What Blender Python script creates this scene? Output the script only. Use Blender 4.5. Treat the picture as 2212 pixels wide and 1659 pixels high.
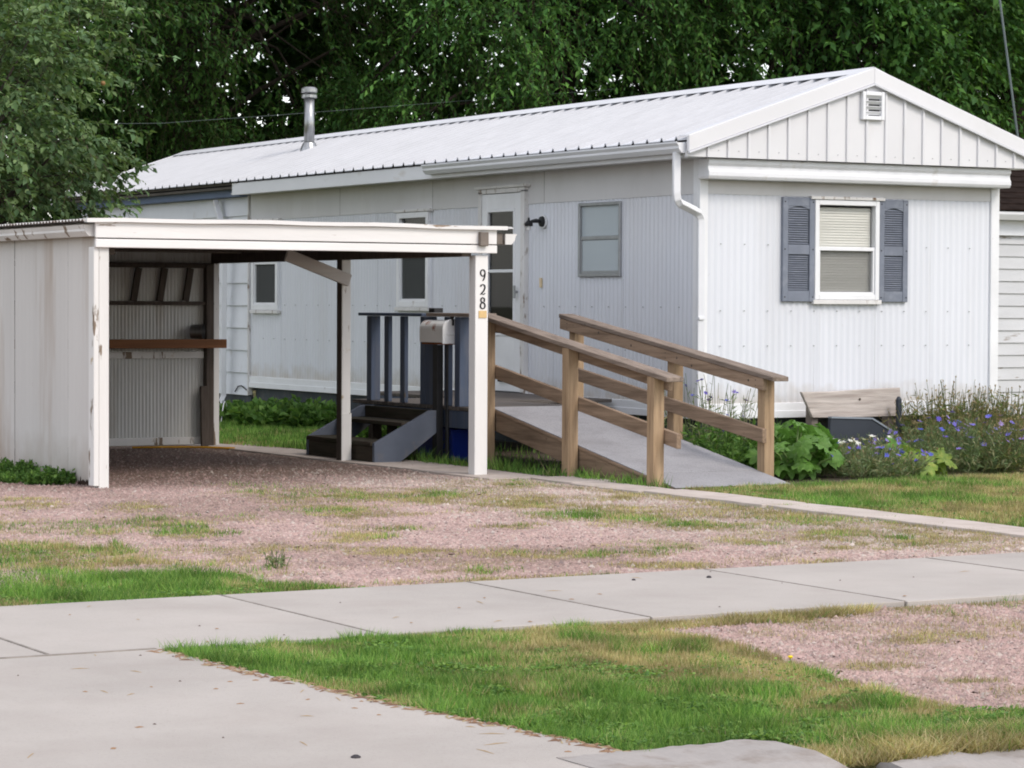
import bpy, bmesh, math, random
import numpy as np
from mathutils import Vector, Matrix, noise as mnoise
R = math.radians
random.seed(7)
rng = np.random.default_rng(11)
for o in list(bpy.data.objects): bpy.data.objects.remove(o)
scene = bpy.context.scene
C = scene.collection

# ------------------------------------------------------------------ camera, sky, sun, exposure
cam = bpy.data.cameras.new('camera'); cam_o = bpy.data.objects.new('camera', cam); C.objects.link(cam_o)
cam.sensor_width = 36.0; cam.lens = 5819.7 / 2212 * 36; cam.clip_start = .1; cam.clip_end = 2000
YAW, PITCH, ROLL = .5134, -.0295, .0047
F = Vector((math.sin(YAW)*math.cos(PITCH), math.cos(YAW)*math.cos(PITCH), math.sin(PITCH)))
Rr = Vector((math.cos(YAW), -math.sin(YAW), 0)); U = Rr.cross(F)
R2 = Rr*math.cos(ROLL) + U*math.sin(ROLL); U2 = -Rr*math.sin(ROLL) + U*math.cos(ROLL)
mw = Matrix((R2, U2, -F)).transposed().to_4x4(); mw.translation = Vector((-12.646, -19.184, 1.30))
cam_o.matrix_world = mw
scene.camera = cam_o

SUN_EL, SUN_AZ = R(42), math.atan2(.30, -.95)      # azimuth from +Y towards +X
w = bpy.data.worlds.new('World'); scene.world = w; w.use_nodes = True
nt = w.node_tree; bg = nt.nodes['Background']
sky = nt.nodes.new('ShaderNodeTexSky'); sky.sky_type = 'NISHITA'; sky.sun_disc = False
sky.sun_elevation = SUN_EL; sky.sun_rotation = SUN_AZ; sky.air_density = 1.0; sky.dust_density = 1.2; sky.ozone_density = 1.0
veil = nt.nodes.new('ShaderNodeMix'); veil.data_type = 'RGBA'; veil.inputs[0].default_value = .66      # even thin overcast over the blue sky
veil.inputs[7].default_value = (4.25, 4.08, 3.98, 1); nt.links.new(sky.outputs[0], veil.inputs[6])
nt.links.new(veil.outputs[2], bg.inputs[0]); bg.inputs[1].default_value = .15
sun = bpy.data.lights.new('sun', 'SUN'); sun.energy = 0.72; sun.angle = R(18); sun.color = (1, .92, .82)
sun_o = bpy.data.objects.new('sun', sun); C.objects.link(sun_o)
sd = Vector((math.cos(SUN_EL)*math.sin(SUN_AZ), math.cos(SUN_EL)*math.cos(SUN_AZ), math.sin(SUN_EL)))
sun_o.rotation_euler = sd.to_track_quat('Z', 'Y').to_euler(); sun_o.location = (0, 0, 30)
scene.view_settings.view_transform = 'Standard'; scene.view_settings.look = 'None'
scene.view_settings.gamma = 1; scene.view_settings.use_curve_mapping = False
scene.view_settings.exposure = 1.23
scene.cycles.use_denoising = True; scene.cycles.filter_width = 1.9
scene.cycles.max_bounces = 8; scene.cycles.transparent_max_bounces = 12

# ------------------------------------------------------------------ materials
def lin(r, g, b):
    f = lambda c: (c/255/12.92 if c/255 <= .04045 else ((c/255+.055)/1.055)**2.4)
    return (f(r), f(g), f(b))
MATS = {}
def mat(name, col, rough=.6, var=.12, vscale=3., col2=None, amt=(.55, .7), scale2=8., stretch=(1, 1, 1), bump=0., bscale=60.,
        metal=0., spec=.3, rnd=0., col3=None, amt3=(.6, .7), scale3=20., stretch3=(1, 1, 1), bstretch=None):
    m = bpy.data.materials.new(name); m.use_nodes = True; n = m.node_tree.nodes; l = m.node_tree.links
    b = n['Principled BSDF']; b.inputs['Roughness'].default_value = rough; b.inputs['Metallic'].default_value = metal
    b.inputs['Specular IOR Level'].default_value = spec
    tc = n.new('ShaderNodeTexCoord')
    info = n.new('ShaderNodeObjectInfo')
    off = n.new('ShaderNodeVectorMath'); off.operation = 'MULTIPLY_ADD'      # every object gets its own stretch of the texture
    cmb = n.new('ShaderNodeCombineXYZ'); 
    for i in range(3): l.new(info.outputs['Random'], cmb.inputs[i])
    l.new(cmb.outputs[0], off.inputs[0]); off.inputs[1].default_value = (37., 53., 71.); l.new(tc.outputs['Object'], off.inputs[2])
    def nz(scale, st, detail=5, rf=.6):
        mp = n.new('ShaderNodeMapping'); mp.inputs['Scale'].default_value = st; l.new(off.outputs[0], mp.inputs[0])
        t = n.new('ShaderNodeTexNoise'); t.inputs['Scale'].default_value = scale; t.inputs['Detail'].default_value = detail
        t.inputs['Roughness'].default_value = rf; l.new(mp.outputs[0], t.inputs['Vector']); return t
    def ramp(src, a, bb):
        r = n.new('ShaderNodeMapRange'); r.inputs[1].default_value = a; r.inputs[2].default_value = bb; l.new(src, r.inputs[0]); return r.outputs[0]
    def mix(fac, a, bcol):
        x = n.new('ShaderNodeMix'); x.data_type = 'RGBA'; l.new(fac, x.inputs[0]); l.new(a, x.inputs[6]) if not isinstance(a, tuple) else setattr(x.inputs[6], 'default_value', (*a, 1))
        x.inputs[7].default_value = (*bcol, 1); return x.outputs[2]
    t0 = nz(vscale, stretch)
    rgb = n.new('ShaderNodeRGB'); rgb.outputs[0].default_value = (*col, 1)
    cur = rgb.outputs[0]
    if col2: cur = mix(ramp(nz(scale2, stretch).outputs['Fac'], *amt), cur, col2)
    if col3: cur = mix(ramp(nz(scale3, stretch3).outputs['Fac'], *amt3), cur, col3)
    v = ramp(t0.outputs['Fac'], .3, .7)
    mr = n.new('ShaderNodeMapRange'); mr.inputs[3].default_value = 1-var; mr.inputs[4].default_value = 1+var; l.new(v, mr.inputs[0])
    val = mr.outputs[0]
    if rnd:
        m2 = n.new('ShaderNodeMapRange'); m2.inputs[3].default_value = 1-rnd; m2.inputs[4].default_value = 1+rnd; l.new(info.outputs['Random'], m2.inputs[0])
        mm = n.new('ShaderNodeMath'); mm.operation = 'MULTIPLY'; l.new(val, mm.inputs[0]); l.new(m2.outputs[0], mm.inputs[1]); val = mm.outputs[0]
    vm = n.new('ShaderNodeVectorMath'); vm.operation = 'SCALE'; l.new(cur, vm.inputs[0]); l.new(val, vm.inputs['Scale'])
    l.new(vm.outputs[0], b.inputs['Base Color'])
    if bump:
        bp = n.new('ShaderNodeBump'); bp.inputs['Strength'].default_value = bump; bp.inputs['Distance'].default_value = .01
        l.new(nz(bscale, bstretch or stretch, 4).outputs['Fac'], bp.inputs['Height']); l.new(bp.outputs[0], b.inputs['Normal'])
    MATS[name] = m; return m
def attr_mat(name, rough=.6, trans=.35, spec=.25, bright=1.):
    m = bpy.data.materials.new(name); m.use_nodes = True; n = m.node_tree.nodes; l = m.node_tree.links
    b = n['Principled BSDF']; b.inputs['Roughness'].default_value = rough; b.inputs['Specular IOR Level'].default_value = spec
    a = n.new('ShaderNodeAttribute'); a.attribute_name = 'col'
    l.new(a.outputs['Color'], b.inputs['Base Color'])
    if trans:
        t = n.new('ShaderNodeBsdfTranslucent'); h = n.new('ShaderNodeVectorMath'); h.operation = 'MULTIPLY'
        h.inputs[1].default_value = (1.25, 1.3, .6); l.new(a.outputs['Color'], h.inputs[0]); l.new(h.outputs[0], t.inputs['Color'])
        x = n.new('ShaderNodeMixShader'); x.inputs[0].default_value = trans
        l.new(b.outputs[0], x.inputs[1]); l.new(t.outputs[0], x.inputs[2]); l.new(x.outputs[0], n['Material Output'].inputs[0])
    MATS[name] = m; return m
def glass(name, tint, alpha, rough=.02):
    m = bpy.data.materials.new(name); m.use_nodes = True; n = m.node_tree.nodes; l = m.node_tree.links
    b = n['Principled BSDF']; b.inputs['Base Color'].default_value = (*tint, 1); b.inputs['Roughness'].default_value = rough
    b.inputs['Specular IOR Level'].default_value = .5
    t = n.new('ShaderNodeBsdfTransparent'); x = n.new('ShaderNodeMixShader')
    lw = n.new('ShaderNodeLayerWeight'); lw.inputs[0].default_value = .5; fr = n.new('ShaderNodeMath'); fr.operation = 'POWER'; fr.inputs[1].default_value = 5.; l.new(lw.outputs['Facing'], fr.inputs[0])
    mr = n.new('ShaderNodeMapRange'); mr.inputs[3].default_value = alpha; mr.inputs[4].default_value = 1; l.new(fr.outputs[0], mr.inputs[0])
    l.new(mr.outputs[0], x.inputs[0]); l.new(t.outputs[0], x.inputs[1]); l.new(b.outputs[0], x.inputs[2]); l.new(x.outputs[0], n['Material Output'].inputs[0])
    MATS[name] = m; return m

GRIME = lin(150, 135, 115)
mat('siding', (.645, .665, .715), .45, .05, 1.2, col2=(.58, .58, .60), amt=(.52, .9), scale2=1.4, stretch=(1, 1, .25), col3=lin(150, 140, 125), amt3=(.72, .82), scale3=9, stretch3=(1, 1, .3), spec=.4)
mat('upper_panel', (.60, .595, .60), .5, .06, 1.2, col2=(.50, .485, .47), amt=(.5, .95), scale2=2.2, stretch=(1, 1, .4), spec=.35)
mat('white_trim', (.74, .75, .77), .45, .06, 3, col2=lin(150, 140, 128), amt=(.66, .8), scale2=5, spec=.4)
mat('old_trim', (.66, .65, .64), .6, .1, 4, col2=lin(120, 100, 80), amt=(.58, .7), scale2=14, stretch=(1, 1, .4), bump=.2)
mat('rib_shade', (.475, .48, .50), .7, .06, 3, spec=.05)
mat('roof_metal', (.60, .61, .64), .6, .04, .7, col2=(.53, .535, .55), amt=(.5, .85), scale2=1.6, stretch=(.3, 1, 1), spec=.06, rnd=.03)
mat('gable_metal', (.67, .67, .69), .4, .04, .9, col2=(.58, .57, .56), amt=(.58, .85), scale2=1.5, rnd=.02, spec=.4)
mat('gutter_white', (.72, .73, .76), .4, .05, 3, col2=(.5, .47, .43), amt=(.6, .8), scale2=6, stretch=(1, .3, 1), spec=.45)
mat('shutter_blue', (.17, .19, .235), .55, .1, 5, col2=(.22, .24, .285), amt=(.5, .7), scale2=9, rnd=.06)
mat('aluminium', (.34, .35, .36), .45, .1, 12, metal=.5, spec=.5)
mat('galvanised', (.33, .335, .34), .3, .25, 9, stretch=(3, 3, .2), metal=.9)
mat('dark_metal', (.018, .018, .02), .5, .2, 20)
mat('blind', (.70, .70, .645), .5, .05, 4, rnd=.04)
mat('curtain', (.70, .74, .76), .8, .1, 4, col2=(.55, .57, .58), amt=(.5, .7), scale2=5)
mat('dim_curtain', (.16, .16, .15), .9, .15, 3, stretch=(1, 6, .3))
mat('interior', (.10, .09, .08), .9, .2, 2)
mat('skirt', (.045, .055, .065), .7, .25, 3, col2=(.08, .08, .075), amt=(.5, .7), bump=.2)
mat('blue_fascia', (.12, .165, .27), .55, .08, 3)
mat('clapboard', (.69, .71, .75), .55, .05, 2, col2=(.52, .5, .48), amt=(.62, .85), scale2=5, rnd=.03, bump=.06)
mat('neighbor_board', (.54, .55, .57), .65, .07, 3, col2=lin(125, 110, 95), amt=(.62, .70), scale2=7, stretch=(.4, 1, 1.6), rnd=.04, bump=.15)
mat('shingle', (.020, .014, .012), .9, .35, 9, spec=.02, bump=.5, bscale=40)
mat('peel_white', (.67, .66, .645), .6, .08, 3, col2=lin(125, 110, 95), amt=(.60, .63), scale2=9, stretch=(1, 1, .22), col3=lin(180, 165, 140), amt3=(.66, .72), scale3=5, bump=.2, bscale=25, spec=.25)
mat('header_white', (.72, .71, .70), .6, .07, 3, col2=lin(140, 122, 105), amt=(.635, .66), scale2=8, stretch=(.2, 1, 1.4), bump=.2, bscale=25, spec=.25)
mat('grey_wall', (.55, .53, .51), .65, .06, 2, col2=lin(150, 130, 112), amt=(.55, .85), scale2=3, stretch=(1, 1, .12), col3=lin(110, 75, 50), amt3=(.72, .8), scale3=14, stretch3=(1, 1, .25), rnd=.03)
mat('corrugated', (.56, .56, .545), .55, .1, 2, col2=(.34, .31, .27), amt=(.55, .8), scale2=4, stretch=(1, 1, .2), spec=.4)
mat('grey_brace', (.50, .47, .45), .75, .12, 4, stretch=(.3, 3, 3), bump=.2)
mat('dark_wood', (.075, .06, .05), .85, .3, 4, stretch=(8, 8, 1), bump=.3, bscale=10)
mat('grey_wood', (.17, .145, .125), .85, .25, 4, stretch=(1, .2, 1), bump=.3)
mat('brown_board', (.20, .085, .035), .7, .25, 3, stretch=(.4, 6, 6), bump=.2)
mat('roof_sheet', (.45, .44, .43), .6, .2, 3, col2=lin(95, 70, 55), amt=(.5, .75), scale2=3, rnd=.08)
def wood(name, col, dark, axis='y', rnd=.10, pale=None):
    st = {'x': (.35, 5, 5), 'y': (5, .35, 5), 'z': (5, 5, .35)}[axis]
    return mat(name, col, .8, .18, 7, col2=dark, amt=(.45, .72), scale2=5., stretch=st, bump=.45, bscale=16, spec=.12, rnd=rnd,
               col3=pale or dark, amt3=(.66, .74), scale3=11, stretch3=(1, 1, 1))
wood('rail_wood', (.285, .205, .145), (.175, .122, .085), 'y')
wood('rail_cap', (.25, .20, .165), (.14, .11, .09), 'y')
wood('post_wood', (.345, .245, .155), (.22, .15, .095), 'z')
wood('skirt_wood', (.23, .165, .115), (.12, .085, .06), 'y')
wood('bench_wood', (.44, .395, .365), (.30, .255, .23), 'x', pale=(.52, .48, .45))
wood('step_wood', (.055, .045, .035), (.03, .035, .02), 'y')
wood('deck_wood', (.13, .115, .105), (.08, .07, .065), 'x')
mat('ramp_sheet', (.34, .335, .35), .95, .10, 2, col2=(.23, .225, .235), amt=(.45, .8), scale2=4, col3=(.17, .165, .17), amt3=(.52, .75), scale3=90, bump=.6, bscale=160, spec=.06)
mat('deck_blue', (.060, .080, .125), .6, .15, 4, col2=(.09, .10, .13), amt=(.5, .7), scale2=7, stretch=(2, 2, .3), rnd=.10, col3=(.10, .08, .065), amt3=(.68, .72), scale3=16, stretch3=(1, 1, .3))
mat('stringer_grey', (.095, .11, .145), .65, .12, 4, col2=(.15, .14, .14), amt=(.55, .75), scale2=6)
mat('mailbox_white', (.74, .73, .71), .45, .06, 5, col2=lin(140, 75, 35), amt=(.60, .68), scale2=7, spec=.4)
mat('rust', lin(120, 70, 40), .8, .3, 20)
mat('bin_blue', (.012, .035, .30), .4, .1, 4, spec=.4)
mat('concrete', (.405, .374, .348), .85, .09, .9, col2=(.37, .335, .31), amt=(.45, .8), scale2=2.6, col3=(.345, .31, .285), amt3=(.54, .78), scale3=95, bump=.35, bscale=150, rnd=.035, spec=.1)
mat('concrete_old', (.47, .41, .37), .9, .09, 2, col2=(.36, .30, .26), amt=(.5, .75), scale2=6, bump=.4, bscale=60)
mat('kerb_concrete', (.33, .305, .29), .9, .10, 3, col2=(.22, .185, .16), amt=(.5, .7), scale2=5, col3=(.38, .30, .27), amt3=(.62, .68), scale3=4, bump=.4, bscale=50)
mat('joint', (.25, .225, .20), .95, .3, 9)
mat('asphalt', (.055, .055, .057), .9, .2, 8, bump=.4, bscale=120)
mat('black_paint', (.012, .012, .016), .5, .1)
mat('tan_tape', lin(205, 175, 125), .7, .1, 30)
mat('ivory', lin(215, 195, 160), .5, .1)
mat('bark', (.035, .028, .022), .95, .3, 6, stretch=(3, 3, .5), bump=.8, bscale=9)
mat('twig', (.09, .065, .045), .9, .2, 9)
mat('wire_grey', (.12, .15, .15), .5, .1)
mat('yellow_strap', lin(190, 140, 40), .6, .15, 6)
mat('pumpkin_stalk', (.16, .24, .08), .6, .1)
mat('rock_dark', (.05, .045, .05), .9, .2)
attr_mat('leaf', .6, .32, .12); attr_mat('blade', .65, .35, .15); attr_mat('petal', .7, .3, .1); attr_mat('stones', .85, 0, .2); attr_mat('litter', .85, 0, .15)
glass('pane_dark', (.02, .022, .025), .25); glass('pane_clear', (.05, .05, .05), .05); glass('screen_dark', (.07, .075, .075), .55, .8)
glass('pane_frost', (.56, .63, .67), .6, .25); glass('screen_soft', (.14, .14, .14), .27, .8)

def add_splash(name, z0, z1, col):
    m = MATS[name]; n = m.node_tree.nodes; l = m.node_tree.links; b = n['Principled BSDF']; src = b.inputs['Base Color'].links[0].from_socket
    g = n.new('ShaderNodeNewGeometry'); sx = n.new('ShaderNodeSeparateXYZ'); l.new(g.outputs['Position'], sx.inputs[0])
    t = n.new('ShaderNodeTexNoise'); t.inputs['Scale'].default_value = 6; t.inputs['Detail'].default_value = 6; l.new(g.outputs['Position'], t.inputs['Vector'])
    a = n.new('ShaderNodeMath'); a.operation = 'MULTIPLY_ADD'; a.inputs[1].default_value = -.35; l.new(t.outputs['Fac'], a.inputs[0]); l.new(sx.outputs[2], a.inputs[2])
    r = n.new('ShaderNodeMapRange'); r.inputs[1].default_value = z1-.17; r.inputs[2].default_value = z0-.17; r.inputs[4].default_value = .5; l.new(a.outputs[0], r.inputs[0])
    x = n.new('ShaderNodeMix'); x.data_type = 'RGBA'; l.new(r.outputs[0], x.inputs[0]); l.new(src, x.inputs[6]); x.inputs[7].default_value = (*col, 1); l.new(x.outputs[2], b.inputs['Base Color'])
add_splash('siding', .44, .62, lin(165, 152, 130)); add_splash('grey_wall', .0, .35, lin(135, 118, 100))

# ------------------------------------------------------------------ builders
ORG = {}
def tag(o, label=None, cat=None, group=None, kind=None):
    if label: o['label'] = label
    if cat: o['category'] = cat
    if group: o['group'] = group
    if kind: o['kind'] = kind
    return o
def thing(name, label, cat, loc=(0, 0, 0), group=None):
    o = bpy.data.objects.new(name, None); o.empty_display_size = .2; C.objects.link(o); o.location = loc; ORG[o.name] = Vector(loc)
    return tag(o, label, cat, group)
def add(name, me, m, parent=None, loc=(0, 0, 0), rot=None):
    """link a mesh (in local coordinates) at a world place below parent"""
    o = bpy.data.objects.new(name, me); C.objects.link(o)
    if m and not me.materials: me.materials.append(MATS[m])
    L = Vector(loc); ORG[o.name] = L
    if parent is not None: o.parent = parent; o.location = L - ORG[parent.name]
    else: o.location = L
    if rot: o.rotation_euler = rot
    return o
class MB:
    def __init__(s): s.v = []; s.f = []
    def poly(s, *p):
        i = len(s.v); s.v += [tuple(q) for q in p]; s.f.append(tuple(range(i, i+len(p)))); return s
    def box(s, x0, x1, y0, y1, z0, z1):
        i = len(s.v); s.v += [(x0,y0,z0),(x1,y0,z0),(x1,y1,z0),(x0,y1,z0),(x0,y0,z1),(x1,y0,z1),(x1,y1,z1),(x0,y1,z1)]
        s.f += [tuple(i+k for k in q) for q in ((0,3,2,1),(4,5,6,7),(0,1,5,4),(1,2,6,5),(2,3,7,6),(3,0,4,7))]; return s
    def beam(s, a, b, wd, ht, up=(0, 0, 1), rise=0.):
        """board from a to b: wd across, ht along up; a-b is the centre line"""
        a = Vector(a); b = Vector(b); d = (b-a).normalized(); sx = d.cross(Vector(up)).normalized(); u = sx.cross(d)
        i = len(s.v)
        for p in (a, b):
            for (k, q) in ((-1,-1),(1,-1),(1,1),(-1,1)): s.v.append(tuple(p + sx*k*wd/2 + u*q*ht/2))
        s.f += [tuple(i+k for k in q) for q in ((0,1,2,3),(7,6,5,4),(0,4,5,1),(1,5,6,2),(2,6,7,3),(3,7,4,0))]; return s
    def prism(s, pts, off):
        """closed polygon pts swept by off"""
        n = len(pts); i = len(s.v); o = Vector(off)
        s.v += [tuple(p) for p in pts] + [tuple(Vector(p)+o) for p in pts]
        s.f.append(tuple(i+k for k in range(n))); s.f.append(tuple(i+n+k for k in reversed(range(n))))
        for k in range(n): s.f.append((i+k, i+n+k, i+n+(k+1) % n, i+(k+1) % n)[::-1] if False else (i+(k+1) % n, i+k, i+n+k, i+n+(k+1) % n))
        return s
    def tube(s, pts, r, n=8, cap=True):
        pts = [Vector(p) for p in pts]; i0 = len(s.v); rs = r if isinstance(r, (list, tuple)) else [r]*len(pts)
        prev = None
        for k, p in enumerate(pts):
            d = (pts[min(k+1, len(pts)-1)] - pts[max(k-1, 0)]).normalized()
            if prev is None:
                a = Vector((0, 0, 1)) if abs(d.z) < .9 else Vector((1, 0, 0)); sx = d.cross(a).normalized()
            else: sx = (prev - d*prev.dot(d)).normalized()
            prev = sx; u = d.cross(sx)
            for q in range(n):
                t = 2*math.pi*q/n; s.v.append(tuple(p + (sx*math.cos(t) + u*math.sin(t))*rs[k]))
        for k in range(len(pts)-1):
            for q in range(n):
                a = i0+k*n+q; b = i0+k*n+(q+1) % n; s.f.append((a, b, b+n, a+n))
        if cap:
            s.f.append(tuple(i0+q for q in reversed(range(n)))); e = i0+(len(pts)-1)*n; s.f.append(tuple(e+q for q in range(n)))
        return s
    def mesh(s, name, org=(0, 0, 0), bevel=0, smooth=False):
        me = bpy.data.meshes.new(name); ox, oy, oz = org
        me.from_pydata([(x-ox, y-oy, z-oz) for x, y, z in s.v], [], s.f)
        bm = bmesh.new(); bm.from_mesh(me)
        if bevel:
            bmesh.ops.bevel(bm, geom=list(bm.edges), offset=bevel, segments=1, affect='EDGES', clamp_overlap=True)
        bmesh.ops.recalc_face_normals(bm, faces=bm.faces); bm.to_mesh(me); bm.free()
        if smooth: me.polygons.foreach_set('use_smooth', [True]*len(me.polygons))
        me.update(); return me
    def build(s, name, m, parent=None, bevel=0, smooth=False, at=None):
        if at is None:
            at = tuple(sum(q)/len(s.v) for q in zip(*s.v))
        return add(name, s.mesh(name, at, bevel, smooth), m, parent, at)
def box(name, m, parent, x0, x1, y0, y1, z0, z1, bevel=.004): return MB().box(x0, x1, y0, y1, z0, z1).build(name, m, parent, bevel)
def beam(name, m, parent, a, b, wd, ht, bevel=.004, up=(0, 0, 1)): return MB().beam(a, b, wd, ht, up).build(name, m, parent, bevel)
def struct(o): o['kind'] = 'structure'; return o
def np_obj(name, V, Fc, m, cols=None, parent=None, smooth=False, at=(0, 0, 0)):
    V = np.asarray(V, np.float32) - np.asarray(at, np.float32); Fc = np.asarray(Fc, np.int32); k = Fc.shape[1]
    me = bpy.data.meshes.new(name); me.vertices.add(len(V)); me.vertices.foreach_set('co', V.ravel())
    me.loops.add(Fc.size); me.loops.foreach_set('vertex_index', Fc.ravel())
    me.polygons.add(len(Fc)); me.polygons.foreach_set('loop_start', np.arange(0, Fc.size, k, dtype=np.int32))
    if cols is not None:
        a = me.attributes.new('col', 'FLOAT_COLOR', 'POINT'); c4 = np.ones((len(V), 4), np.float32); c4[:, :3] = cols; a.data.foreach_set('color', c4.ravel())
    me.update(calc_edges=True); me.validate()
    if smooth: me.polygons.foreach_set('use_smooth', np.ones(len(Fc), bool))
    return add(name, me, m, parent, at)

# smooth value noise for fields on the ground
_lat = np.random.default_rng(3).random((256, 256))
def vnoise(x, y, s, o=0):
    x = np.asarray(x)*s + 31.7*o + 100; y = np.asarray(y)*s + 17.3*o + 100
    xi = np.floor(x).astype(int); yi = np.floor(y).astype(int); fx = x-xi; fy = y-yi
    fx = fx*fx*(3-2*fx); fy = fy*fy*(3-2*fy); g = lambda a, b: _lat[a % 256, b % 256]
    return (g(xi, yi)*(1-fx)+g(xi+1, yi)*fx)*(1-fy) + (g(xi, yi+1)*(1-fx)+g(xi+1, yi+1)*fx)*fy
def fbm(x, y, s, o=0): return .5*vnoise(x, y, s, o)+.3*vnoise(x, y, s*2.1, o+1)+.2*vnoise(x, y, s*4.3, o+2)
def inpoly(x, y, P):
    r = np.zeros(len(x), bool); n = len(P)
    for i in range(n):
        x1, y1 = P[i]; x2, y2 = P[(i+1) % n]
        c = ((y1 > y) != (y2 > y)) & (x < (x2-x1)*(y-y1)/((y2-y1) or 1e-9)+x1); r ^= c
    return r

# ------------------------------------------------------------------ ground, drive, pavements
g = bpy.data.meshes.new('ground')
GZ = -.02
mat('soil_bare', (.075, .058, .042), .95, .3, 4, bump=.5, bscale=30)
mat('soil_grass', (.12, .125, .05), .95, .3, 1.5, col2=(.18, .145, .085), amt=(.45, .65), scale2=2.5, bump=.5, bscale=30)
def grid_obj(name, m, x0, x1, y0, y1, nx, ny, zf, cols=None):
    xs = np.linspace(x0, x1, nx+1); ys = np.linspace(y0, y1, ny+1); X, Y = np.meshgrid(xs, ys)
    V = np.stack([X.ravel(), Y.ravel(), zf(X.ravel(), Y.ravel())], 1)
    i = np.arange(ny)[:, None]*(nx+1) + np.arange(nx)[None]; Fq = np.stack([i, i+1, i+nx+2, i+nx+1], -1).reshape(-1, 4)
    return np_obj(name, V, Fq, m, cols(X.ravel(), Y.ravel()) if cols else None, smooth=True)
gr = MB().poly((-900, -12.95, GZ), (900, -12.95, GZ), (900, 1200, GZ), (-900, 1200, GZ)).poly((-900, -12.95, GZ), (-900, -12.95, -.2), (900, -12.95, -.2), (900, -12.95, GZ)).build('ground', 'soil_grass', at=(0, 0, GZ)); struct(gr)
st = MB().poly((-900, -400, -.13), (900, -400, -.13), (900, -12.9, -.13), (-900, -12.9, -.13)).build('street', 'asphalt', at=(0, -100, -.13)); struct(st)

# where plants grow in the gravel: ellipses on the ground (centre, axis a, axis b)
PATCH = [(-6.7,-4.69,.26,-.13,-.29,-.71),(-7.17,-4.81,.19,-.09,-.13,-.34),(-5.41,-3.96,.31,-.15,-.22,-.46),(-4.06,-3.03,.37,-.18,-.28,-.53),(-3.9,-3.82,.33,-.16,-.28,-.49),(-3.82,-4.86,.39,-.19,-.27,-.43),(-3.68,-5.8,.35,-.17,-.22,-.33),(-3.55,-6.59,.29,-.14,-.22,-.3),(-6.8,-2.42,.21,-.1,-.16,-.45),(-6.3,-3.1,.16,-.08,-.14,-.36),(-6.19,-6.57,.26,-.13,-.09,-.19),(-5.43,-7.1,.33,-.16,-.13,-.22),(-4.88,-6.92,.2,-.1,-.15,-.23),(-3.96,-6.9,.28,-.14,-.17,-.24),(-3.87,-7.42,.2,-.1,-.17,-.22),(-3.05,-7.18,.36,-.18,-.3,-.38),(-2.75,-4.62,.41,-.2,-.23,-.33),(-2.99,-3.64,.29,-.14,-.18,-.3),(-7.4,-8.15,.38,-.19,-.07,-.14),(-5.34,-7.85,.25,-.12,-.08,-.12),(-6.06,-5.69,.18,-.09,-.13,-.26),(-5.99,-4.28,.15,-.07,-.14,-.31),(-4.52,-7.98,.13,-.06,-.07,-.1),(-6.38,-7.59,.2,-.1,-.09,-.16),(-4.89,-5.4,.17,-.08,-.1,-.17),(-5.45,-9.93,.14,-.07,-.07,-.09),(-6.34,-10.44,.2,-.1,-.11,-.15),(-6.03,-10.77,.2,-.1,-.11,-.14),(-5.03,-9.99,.11,-.06,-.08,-.1),(-6.76,-11.38,.13,-.07,-.06,-.08),(-6.66,-11.84,.09,-.04,-.04,-.05),(-6.2,-10.07,.15,-.08,-.06,-.08),
  (-2.95,-5.6,.2,-.1,-.25,-.6),(-2.85,-6.6,.15,-.1,-.2,-.5),(-4.6,-2.7,.5,-.2,-.2,-.4),(-3.3,-2.2,.3,-.1,-.15,-.4),(-6.4,-8.1,.5,-.1,-.05,-.1)]
LEFT_G = [(-9.6,-5.0),(-7.67,-5.29),(-7.41,-5.82),(-7.66,-6.55),(-8.07,-6.86),(-7.82,-7.12),(-7.48,-7.29),(-7.38,-8.05),(-7.2,-8.24),(-7.98,-8.28),(-8.85,-8.24),(-9.9,-8.0),(-12,-6)]
VERGE = [(-8.88,-9.85),(-8.6,-9.86),(-7.93,-9.86),(-7.05,-9.86),(-6.84,-9.93),(-6.82,-10.52),(-6.96,-11.0),(-7.03,-11.45),(-7.12,-11.86),(-7.12,-12.4),(-6.4,-12.66),(-6.4,-12.93),(-7.36,-12.94),(-7.92,-12.85),(-8.06,-12.62),(-8.33,-12.62),(-8.54,-12.68),(-8.62,-12.17),(-8.72,-11.6),(-8.8,-10.73),(-8.87,-10.08)]
RIGHT_L = [(-2.27,-3.2),(-1.33,-3.12),(1.06,-2.9),(6,-2.9),(6,-8.2),(-2.2,-8.2),(-2.24,-6.88),(-2.30,-5.74),(-2.26,-4.47),(-2.25,-3.69)]
BACK_L = [(-2.75,3.9),(-2.35,2.3),(-.1,4.2),(-.1,9.2),(-1.2,11.5),(-3.2,11.5),(-2.85,5)]
def veg(x, y):
    d = np.zeros(len(x))
    for cx, cy, ax, ay, bx, by in PATCH:
        dt = ax*by-ay*bx; px = x-cx; py = y-cy
        u = (px*by-py*bx)/dt; v = (ax*py-ay*px)/dt
        d = np.maximum(d, np.clip(1.35-np.sqrt(u*u+v*v)*.85, 0, 1))
    n = fbm(x, y, 2.2, 4)
    d = np.clip(d*1.1*np.clip((n-.22)*3., 0, 1.1)*np.clip(fbm(x, y, 8., 14)*3-.55, 0, 1.3)-.03, 0, .85)
    n2 = fbm(x, y, 1.1, 9)
    d = np.maximum(d, np.clip((n2-.46)*2.8, 0, .55)*np.clip(fbm(x, y, 7., 15)*2-.5, 0, 1))
    d = np.maximum(d, np.clip(.55-np.abs(x+2.82+.1*np.sin(y*2))/.35, 0, 1)*(y < -1.7)*(y > -8.2))
    d = d*(1-np.clip((y+2.1)/1.1, 0, 1)*((x < -2.9)))
    return d
def gz(x, y): return .006*(fbm(x, y, 1.3, 2)-.5)*2 - .004
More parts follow.
